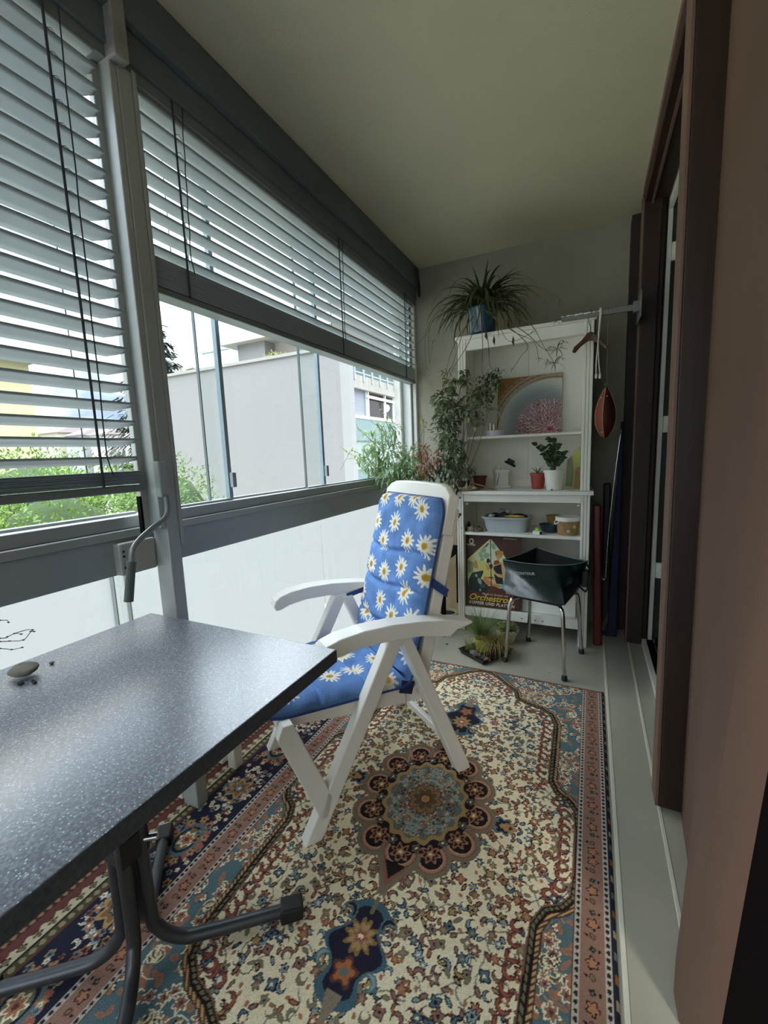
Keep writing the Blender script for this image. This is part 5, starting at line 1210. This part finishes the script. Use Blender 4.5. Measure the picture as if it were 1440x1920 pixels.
for part_name, rs in (('bag_body', [loop(t) for t in (0, .12, .3, .5, .7, .85, .95, 1.0)] + [loop(1.0, .010)]), ('lining', [loop(1.0, .011)] + [loop(t, .02) for t in (.9, .6, .3, .05)])):
  
  n = 4 * N; v = [q for r in rs for q in r]; fcs = [(i * n + k, i * n + (k + 1) % n, (i + 1) * n + (k + 1) % n, (i + 1) * n + k) for i in range(len(rs) - 1) for k in range(n)] + ([tuple(range(n))] if part_name == 'bag_body' else [tuple((len(rs) - 1) * n + k for k in range(n))])
  MB().add(v, fcs).build(part_name, mat('bag_inside', (12, 16, 18), .9) if part_name == 'lining' else mat('dark_green_tarp', (14, 32, 34), .28, spec=.7, noise=.12, scale=12, bump=.6, bscale=14), bg_, smooth='auto')
MB().tube([p + Vector((0, 0, .003)) for p in loop(1.0)] + [loop(1.0)[0] + Vector((0, 0, .003))], .0035, 6).build('rim_piping', mat('rim_grey', (96, 112, 112), .4), bg_, smooth=True)
pr_ = c2.lerp(C_, .5) + Vector((.012, -.01, 0))
MB().tube([C_ + Vector((-.01, 0, -.01)), pr_ + Vector((.02, 0, .03)), pr_ + Vector((.02, -.01, -.03)), pr_ + Vector((.0, -.02, -.085)), pr_ + Vector((-.03, -.03, -.06)), b_.lerp(c2, .6) + Vector((.0, -.012, .05))], .0055, 6, smooth=5).build('strap', m_blk, bg_, smooth=True)
MB().box(pr_.x - .022, pr_.x + .010, pr_.y - .03, pr_.y + .03, pr_.z - .06, pr_.z + .03).build('hook_plate', m_blk, bg_, bevel=.006)
fx_ = (B_ - A_).normalized(); fz_ = (A_ - a_).normalized(); tp = a_.lerp(A_, .60).lerp(b_.lerp(B_, .60), .40); ny = fx_.cross(fz_).normalized(); M_t = Matrix((fx_, fz_, ny)).transposed().to_4x4(); M_t.translation = tp + ny * .028
text('lettering', 'CONTOUR', .020, mat('bag_letter', (150, 160, 158), .5), bg_, M_t, bold=.0006, align='CENTER')

# ---- hanging rail and what hangs on it
rl = thing('drying_rail', 'grey metal wall rail over the dresser side, its paint flaking', 'rail', (.02, 2.62, 1.90))
RY = 2.63
rz = lambda x: 1.893 + (x + .147) * .02
MB().box(-.165, .20, RY - .004, RY + .012, 1.882, 1.912).box(.175, .215, RY - .012, RY + .02, 1.872, 1.925).build('bar', mat('rail_grey', (120, 124, 120), .45, metal=.4, noise=.1, scale=40), rl, bevel=.003)
MB().box(.203, .2125, RY - .03, 2.80, 1.84, 1.97).build('wall_bracket', MATS['rail_grey'], rl, bevel=.003)
for k in range(9): MB().lathe([(random.uniform(.004, .009), 0), (.005, .0008)], (-.155 + k * .021 + random.uniform(-.006, .006), RY - .0045, 1.909 - random.uniform(0, .004)), 6, Euler((pi / 2, 0, 0)), sx=1.6, sy=.5).build('paint_flake', m_whited, rl)
hg = thing('coat_hanger', 'dark wooden coat hanger on the grey rail beside the hutch', 'hanger', (.0, RY, 1.85))
hc = at(1107, 622, RY + .004); hx = hc.x
MB().tube([(hx, RY + .004, 1.80), (hx, RY + .004, 1.835), (hx - .010, RY + .004, 1.862), (hx - .012, RY + .003, 1.893), (hx - .004, RY - .009, 1.916), (hx + .006, RY - .012, 1.905)], .0018, 6, smooth=5).build('hook', m_steel, hg, smooth=True)
Pp = [(-.088, -.095), (-.078, -.068), (-.045, -.040), (-.015, -.002), (0, .004), (.015, -.002), (.045, -.040), (.085, -.085), (.078, -.100), (.040, -.062), (.008, -.042), (-.012, -.044), (-.045, -.068), (-.072, -.100)]
MB().prism(Pp, lambda a, b: (hx + a, RY - .002 + abs(a) * -.25, 1.805 + b), lambda a, b: (hx + a, RY + .012 + abs(a) * -.25, 1.805 + b)).build('shoulder_bar', mat('hanger_wood', (88, 58, 44), .5, noise=.1), hg, bevel=.004)
# white twin cord with plastic ends
wc = thing('white_cable', 'white twin cable looped over the grey rail, two plastic ends', 'cord', (.03, RY, 1.90))
q = [at(1125, 590, RY - .012), at(1123, 620, RY - .012), at(1121, 650, RY - .014), at(1118, 680, RY - .012), at(1118, 702, RY - .012)]; q2 = [at(1127, 590, RY - .012), at(1124, 620, RY - .010), at(1122, 650, RY - .010), at(1123, 680, RY - .012), at(1125, 702, RY - .012)]
m_wc = mat('cord_white', (222, 220, 210), .5)
for Q in (q, q2):
    MB().tube([Vector((Q[0].x, RY + .014, 1.905)), Vector((Q[0].x, RY + .003, 1.9185)), Vector((Q[0].x, RY - .008, 1.914))] + Q, .0032, 8, smooth=4).build('cord', m_wc, wc, smooth=True)
    MB().lathe([(.004, 0), (.0062, .002), (.0062, .020), (.004, .026)], Q[-1] - Vector((0, 0, .022)), 12).build('cord_end', m_wc, wc, smooth='auto')
# stitched leather drop
lf = thing('leather_ornament', 'stitched red brown leather drop hanging by a string from rail', 'ornament', (.075, RY, 1.36))
tp_ = at(1141, 592, RY - .008); bt = at(1137, 722, RY - .008)
MB().tube([Vector((tp_.x, RY + .004, 1.916)), Vector((tp_.x, RY - .007, 1.912)), tp_, tp_.lerp(bt, .5), bt], .0016, 6).build('string', mat('twine', (120, 108, 92), .8), lf)
MB().tube([bt, bt + Vector((-.010, 0, .008)), bt + Vector((-.006, 0, -.004)), bt + Vector((.008, 0, .008)), bt + Vector((.012, 0, -.002)), bt], .0014, 5, smooth=3).build('knot', MATS['twine'], lf)
z0, z1 = at(1138, 822, RY).z, at(1138, 724, RY).z
def gore(a0_, a1_, m, name):
    mb = MB(); n1 = 18; n2 = 7; v = []
    for i in range(n1 + 1):
        t = i / n1; z = z0 + (z1 - z0) * t; r = .050 * (math.sin(pi * t ** .80) ** .85 if 0 < t < 1 else 0) + .0008
        for k in range(n2 + 1):
            a = a0_ + (a1_ - a0_) * k / n2; rr = r * (1 - .13 * math.sin(pi * k / n2)); v.append((bt.x + rr * math.cos(a), RY - .008 + rr * math.sin(a), z))
    m_ = n2 + 1; f = [(i * m_ + k, i * m_ + k + 1, (i + 1) * m_ + k + 1, (i + 1) * m_ + k) for i in range(n1) for k in range(n2)]; mb.add(v, f); return mb.build(name, m, lf, smooth=True)
a_s = [-1.85, -.2, 1.9, 3.25, 2 * pi - 1.85]; leather = [mat('leather%d' % i, c, .5, noise=.12, scale=25, bump=.2) for i, c in enumerate(((70, 24, 22), (64, 26, 22), (64, 26, 22), (132, 62, 40)))]
for i in range(4): gore(a_s[i], a_s[i + 1], leather[i], 'leather_panel')
for a in a_s[:4]:
    P = []
    for i in range(1, 20):
        t = i / 20; r = .050 * math.sin(pi * t ** .80) ** .85 + .001; P.append((bt.x + r * math.cos(a), RY - .008 + r * math.sin(a), z0 + (z1 - z0) * t))
    MB().tube(P, .0016, 5).build('seam', mat('thread', (196, 170, 140), .7), lf)
for a, t, s_ in ((3.7, .78, .004), (4.1, .12, .004), (4.9, .80, .003)): 
    r = .047 * math.sin(pi * t ** .8) ** .85; MB().lathe([(s_, 0), (s_, .001), (0, .002)], (bt.x + r * math.cos(a), RY - .008 + r * math.sin(a), z0 + (z1 - z0) * t), 10, Euler((pi / 2, 0, a + pi / 2))).build('spot', mat('spot_pale', (214, 180, 140), .6), lf)

# ---- things stored right of the dresser
tag(MB().hexa([(.040, 2.72, .0), (.088, 2.72, .0), (.088, 2.80, .0), (.040, 2.80, .0)], [(.018, 2.72, .86), (.060, 2.72, .86), (.060, 2.80, .86), (.018, 2.80, .86)]).build('red_board', mat('red_paint', (86, 20, 20), .35, noise=.1, scale=10), bevel=.012, seg=4), 'narrow dark red board standing against the dresser side', 'board')
tag(MB().hexa([(.085, 2.86, .0), (.13, 2.86, .0), (.13, 2.90, .0), (.085, 2.90, .0)], [(.075, 2.93, .97), (.115, 2.93, .97), (.115, 2.97, .97), (.075, 2.97, .97)]).build('black_board', mat('black_board', (24, 22, 24), .6), bevel=.012, seg=4), 'black board with rounded top behind the red board', 'board')
ib = thing('ironing_board', 'folded ironing board with blue cover leaning by the dark post', 'ironing board', (.14, 2.86, 0))
IP = [at(1167, 793, 2.80), at(1172, 800, 2.80), at(1160, 1000, 2.80)]
MB().hexa([(.118, 2.84, .02), (.170, 2.84, .02), (.170, 3.0, .02), (.118, 3.0, .02)], [(.150, 2.84, 1.335), (.165, 2.84, 1.335), (.172, 2.96, 1.335), (.160, 2.96, 1.335)]).build('padded_cover', mat('blue_cover', (18, 24, 58), .8, noise=.2, scale=10), ib, bevel=.010, seg=3)
MB().tube([at(1165, 805, 2.795), at(1152, 900, 2.79), at(1141, 1000, 2.785), at(1136, 1070, 2.78), at(1135, 1082, 2.78), at(1131, 1087, 2.78), at(1128, 1082, 2.78)], .0045, 10, smooth=5).build('frame_tube', m_chrome, ib, smooth=True)
tag(MB().hexa([(.14, 2.96, .02), (.178, 2.96, .02), (.178, 3.0, .02), (.14, 3.0, .02)], [(.15, 3.0, .55), (.178, 3.0, .55), (.178, 3.04, .55), (.15, 3.04, .55)]).build('green_crate', mat('dark_green', (24, 44, 34), .6), bevel=.004), 'dark green panel in the shadow behind the ironing board', 'panel')
tag(MB().tube([at(1128, 1180, 2.86), at(1142, 1150, 2.88), at(1152, 1125, 2.9)], [.016, .012, .007], 10, smooth=4).build('rolled_cloth', mat('dull_cloth', (92, 88, 78), .9)), 'dull grey rolled cloth leaning in the corner behind the red board', 'cloth')
for i, (x, y, r) in enumerate(((1030, 1262, .0025), (838, 1208, .006))):
    p = onz(x, y, .0); tag(pebble('crumb', (p.x, p.y, .002), r, 1.2, 1, .4, m_soil, 200 + i), ['tiny soil crumb on the floor by the stool', 'soil crumb on the floor left of the tray'][i], 'crumb')

# ================================================================== outdoors
G = -4.0
struct(MB().box(-90, -1.45, -40, 70, G - .2, G).build('ground', mat('bounce_pale_ground', (176, 172, 160), .95, noise=.15, scale=.5)))  # unseen ground, made pale to bounce light up to the ceiling
m_render = mat('white_render', (134, 131, 130), .9, noise=.02, scale=.4)
m_conc = mat('balcony_concrete', (168, 162, 154), .9, rgb2=(144, 138, 128), scale=3, stretch=(6, 6, .3))
bd = thing('apartment_building', 'white apartment building with a large blank wall and side balconies', 'building', (-11, 17, G))
MB().box(-15.9, -7.30, 12, 26, G, 4.60).build('wall', m_render, bd)
MB().box(-16.0, -7.22, 11.93, 26, 4.60, 4.70).build('coping', mat('coping', (150, 146, 142), .7), bd)
MB().box(-7.30, -6.97, 12, 12.30, G, 4.60).build('corner_pillar', mat('bright_render', (150, 148, 146), .9), bd)
s0 = at(410, 629, 13.6); s1 = at(415, 648, 13.6)
MB().box(s0.x, -7.6, 13.6, 24, s1.z, s0.z).build('roof_slab', mat('slab_concrete', (182, 176, 166), .9, noise=.05, scale=1), bd)
MB().box(s0.x + 2.4, -8, 14.5, 24, s0.z, s0.z + .7).build('roof_box', m_render, bd)
p0 = at(446, 660, 13.95)
MB().box(p0.x, p0.x + 1.45, 13.95, 24, 4.60, s1.z).build('penthouse_wall', m_render, bd)
MB().box(p0.x + 1.45, -8.2, 14.6, 24, 4.60, s1.z).build('penthouse_wall', mat('shaded_render', (196, 190, 182), .9), bd)
g_t = clear_glass('balustrade_tint', (.78, .88, .86))
q0 = at(378, 664, 13.2)
MB().box(q0.x, p0.x + .2, 13.2, 13.24, 4.70, q0.z).build('terrace_glass', g_t, bd)
MB().box(q0.x, p0.x + .2, 13.18, 13.26, q0.z, q0.z + .05).build('handrail', m_alud, bd)
# side facade, parallel to our balcony
FX = -7.0
MB().box(FX - .3, FX, 12.3, 26, 3.40, 3.84).build('balcony_fascia', m_conc, bd)
MB().box(FX - 2, FX - .3, 12.3, 26, 3.40, 3.60).build('balcony_floor', m_conc, bd)
for k in range(18): MB().box(FX - .02, FX + .04, 12.35 + k * .62, 12.42 + k * .62, 3.66, 4.75).build('rail_post', m_alud, bd)
MB().box(FX - .02, FX + .02, 12.3, 24, 3.90, 3.94).box(FX - .02, FX + .02, 12.3, 24, 4.70, 4.76).build('rail', m_alud, bd)
MB().box(FX - .02, FX - .01, 12.4, 24, 3.95, 4.70).build('rail_glass', g_t, bd)
for k in range(17):
    MB().box(FX - .18, FX - .15, 12.32, 13.35, 2.53 + k * .051, 2.575 + k * .051).build('shutter_slat', mat('shutter_grey', (146, 148, 156), .7), bd)
MB().box(FX - .26, FX - .22, 13.38, 22, 2.50, 3.40).build('window_band', mat('dark_window', (64, 54, 56), .15), bd)
MB().box(FX - .20, FX - .10, 13.30, 13.42, 2.50, 3.40).build('mullion', m_alu, bd)
for y in (13.45, 14.82, 15.62, 17.0): MB().box(FX - .15, FX - .08, y, y + .07, 2.50, 3.40).build('mullion', m_white, bd)
MB().box(FX - .15, FX - .06, 13.35, 22, 3.18, 3.26).build('window_head', m_white, bd)
MB().box(FX - .25, FX + .02, 12.3, 24, 2.42, 2.52).build('sill', m_white, bd)
m_teal = mat('teal_panel', (116, 134, 134), .3, spec=.6)
MB().box(FX - .05, FX, 12.3, 24, 1.68, 2.42).build('parapet_panel', m_teal, bd)
MB().box(FX - .3, FX - .05, 12.3, 24, .80, 1.68).build('lower_wall', mat('lower_grey', (150, 156, 158), .8), bd)
MB().box(FX - .3, FX + .02, 12.3, 24, .72, .80).build('sill', m_alud, bd)
MB().box(FX - .05, FX, 12.3, 24, G, .72).build('parapet_panel', m_teal, bd)
MB().lathe([(.0, -.19), (.10, -.16), (.17, -.09), (.19, 0), (.17, .09), (.10, .16), (.0, .19)], (FX - .30, 15.25, 2.98), 20).build('lamp_globe', mat('paper_lamp', (206, 200, 190), .8), bd, smooth=True)

def clump(name, label, pos, blobs, m, L, Wd, cat='shrub', group=None, trunk=None, n3=1, up=.2):
    t = thing(name, label, cat, pos, 0, group); lv = Leaves(); la = leaf_arrays(L, Wd, .4, .15, 2)
    for (x, y, z, rx, ry, rz_, n) in blobs:
        for k in range(n):
            a = random.uniform(0, 2 * pi); u = random.uniform(-1, 1); q_ = math.sqrt(1 - u * u); rr = random.uniform(.72, 1.06)
            o_ = Vector((q_ * math.cos(a), q_ * math.sin(a), u)); p = Vector((x + rx * o_.x * rr, y + ry * o_.y * rr, z + rz_ * o_.z * rr))
            p += Vector((math.sin(p.y * 5 + p.z * 3) * .10 * rx, math.sin(p.x * 4) * .08 * ry, math.sin(p.x * 6 + p.y * 7) * .09 * rz_))
            lv.add(la, p, o_ + Vector((random.uniform(-.9, .9), random.uniform(-.9, .9), random.uniform(-.6, .9) + up)), random.uniform(.6, 1.3), random.uniform(-1, 1))
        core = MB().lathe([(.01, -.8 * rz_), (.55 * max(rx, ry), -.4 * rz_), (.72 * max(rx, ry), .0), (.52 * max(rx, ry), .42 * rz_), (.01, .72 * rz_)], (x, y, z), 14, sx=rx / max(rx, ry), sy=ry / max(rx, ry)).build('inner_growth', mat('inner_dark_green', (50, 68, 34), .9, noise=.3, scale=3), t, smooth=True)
    stuff(lv.build('foliage', m, t))
    MB().tube([(pos[0], pos[1], G), (pos[0] + .05, pos[1], (G + blobs[0][2]) / 2), (blobs[0][0], blobs[0][1], blobs[0][2])], [.10, .08, .04], 8).build('trunk', mat('bark', (92, 78, 62), .9), t, smooth=True)
    return t
m_b1 = mat('bright_foliage', (108, 132, 54), .6, noise=.4, scale=3, trans=.28); m_b2 = mat('mid_foliage', (88, 116, 52), .6, noise=.4, scale=3, trans=.28)
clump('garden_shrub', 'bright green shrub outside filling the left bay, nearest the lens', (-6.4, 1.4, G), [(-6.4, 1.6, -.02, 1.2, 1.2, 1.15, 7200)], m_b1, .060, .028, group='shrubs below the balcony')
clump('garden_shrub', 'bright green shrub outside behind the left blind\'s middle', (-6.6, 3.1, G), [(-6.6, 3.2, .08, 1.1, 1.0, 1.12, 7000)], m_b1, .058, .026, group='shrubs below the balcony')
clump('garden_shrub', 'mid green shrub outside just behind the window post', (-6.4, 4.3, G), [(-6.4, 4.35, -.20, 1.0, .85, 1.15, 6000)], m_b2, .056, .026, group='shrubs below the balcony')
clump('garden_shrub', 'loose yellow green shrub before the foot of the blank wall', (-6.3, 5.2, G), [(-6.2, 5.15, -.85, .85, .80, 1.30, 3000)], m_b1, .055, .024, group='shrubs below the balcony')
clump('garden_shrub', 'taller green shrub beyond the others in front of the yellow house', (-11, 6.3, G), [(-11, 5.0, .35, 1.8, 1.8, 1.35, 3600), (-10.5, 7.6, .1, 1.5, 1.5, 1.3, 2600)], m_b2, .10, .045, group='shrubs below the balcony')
clump('roof_shrub', 'yellowish shrub on the roof terrace under the slab', (-10.4, 13.6, 4.6), [(at(512, 662, 13.6).x, 13.6, 4.85, .75, .4, .42, 500)], mat('roof_foliage', (170, 172, 104), .7, trans=.3), .10, .04)
clump('roof_shrub', 'reddish low shrub at the left end of the roof terrace', (-13.5, 13.0, 4.6), [(at(360, 690, 13.0).x, 13.0, 4.88, .55, .4, .30, 320)], mat('roof_foliage_red', (160, 140, 122), .8, trans=.3), .09, .035)
clump('roof_shrub', 'grey green plants behind the terrace glass', (-12, 13.8, 4.6), [(at(412, 672, 13.8).x, 13.8, 4.9, .9, .3, .30, 420)], mat('roof_foliage_grey', (140, 150, 124), .8, trans=.3), .10, .04)
# conifer
cn = thing('conifer', 'tall dark conifer beyond the blank wall, half behind the post', 'tree', (-21.9, 16.4, G))
MB().tube([(-21.9, 16.4, G), (-21.9, 16.4, 9.6)], [.28, .04], 8).build('trunk', mat('bark', (92, 78, 62), .9), cn, smooth=True)
lv = Leaves(); la = leaf_arrays(.36, .15, .5, .1, 1)
for k in range(110):
    t = k / 110; z = 1.0 + 8.4 * t; L = 2.9 * (1 - t) ** .85 + .12
    a = k * 2.4; d = Vector((math.cos(a), math.sin(a), 0))
    for j in range(int(24 + 60 * (1 - t))):
        s = random.random() ** .7 * L; p = Vector((-21.9, 16.4, z)) + d * s + Vector((random.uniform(-.14, .14) * (1 + s), random.uniform(-.14, .14) * (1 + s), -.32 * s + .10 * s * s - random.uniform(0, .25)))
        lv.add(la, p, d + Vector((random.uniform(-.6, .6), random.uniform(-.6, .6), random.uniform(-.9, .2))), random.uniform(.6, 1.2))
stuff(lv.build('foliage', mat('conifer_needles', (58, 76, 62), .8, noise=.2, scale=2), cn))
# yellow house
yh = thing('yellow_house', 'pale yellow house with a dark tiled roof edge at far left', 'house', (-32, 2, G))
HX_ = -25.0
def onx(x, y, X):
    d = at(x, y, 1.0); d = d - Vector((0, 0, 1.2)); k = X / d.x; return Vector((X, d.y * k, 1.2 + d.z * k))
e0 = onx(64, 760, HX_); e1 = onx(80, 668, HX_ + .7)
MB().box(-40, HX_, -20, e0.y, G, e1.z - .25).build('wall', mat('yellow_render', (184, 178, 140), .9, noise=.02, scale=.5), yh)
MB().box(-41, HX_ + .7, -21, e1.y, e1.z - .25, e1.z + .02).build('eaves', mat('roof_tile', (88, 88, 92), .8, noise=.2, scale=3, bump=.5, bscale=8), yh)
MB().hexa([(-41, -21, e1.z), (HX_ + .7, -21, e1.z), (HX_ + .7, e1.y, e1.z), (-41, e1.y, e1.z)], [(-34, -15, e1.z + 1.0), (-32, -15, e1.z + 1.0), (-32, e1.y - 3, e1.z + 1.0), (-34, e1.y - 3, e1.z + 1.0)]).build('roof', MATS['roof_tile'], yh)
# distant row
for i, (x0, x1, yy, c, lab) in enumerate(((68, 112, 803, (178, 172, 150), 'low tan house in the distance right of the yellow house'), (120, 156, 806, (150, 152, 158), 'low grey house in the far distance'), (166, 206, 804, (170, 168, 160), 'long pale house in the far distance'), (216, 262, 808, (158, 150, 146), 'small brownish house in the distance beside the conifer'))):
    a, b = at(x0, yy, 38), at(x1, yy, 38); hz = thing('distant_house', lab, 'house', ((a.x + b.x) / 2, 40, G), 0, 'far houses')
    MB().box(a.x, b.x - .8, 38, 44, G, a.z - 1.0).build('wall', mat('far_wall%d' % i, c, .9), hz); cxm = (a.x + b.x) / 2
    MB().hexa([(a.x - .3, 37.6, a.z - 1.0), (b.x - .5, 37.6, a.z - 1.0), (b.x - .5, 44.4, a.z - 1.0), (a.x - .3, 44.4, a.z - 1.0)], [(a.x + 1, 40.8, a.z + .3), (b.x - 1.8, 40.8, a.z + .3), (b.x - 1.8, 41.2, a.z + .3), (a.x + 1, 41.2, a.z + .3)]).build('roof', mat('far_roof', (112, 100, 98), .9), hz)
    for k in range(3): MB().box(a.x + 1 + k * (b.x - a.x) / 4, a.x + 1.9 + k * (b.x - a.x) / 4, 37.95, 38, a.z - 2.6, a.z - 1.6).build('window', m_alud, hz)
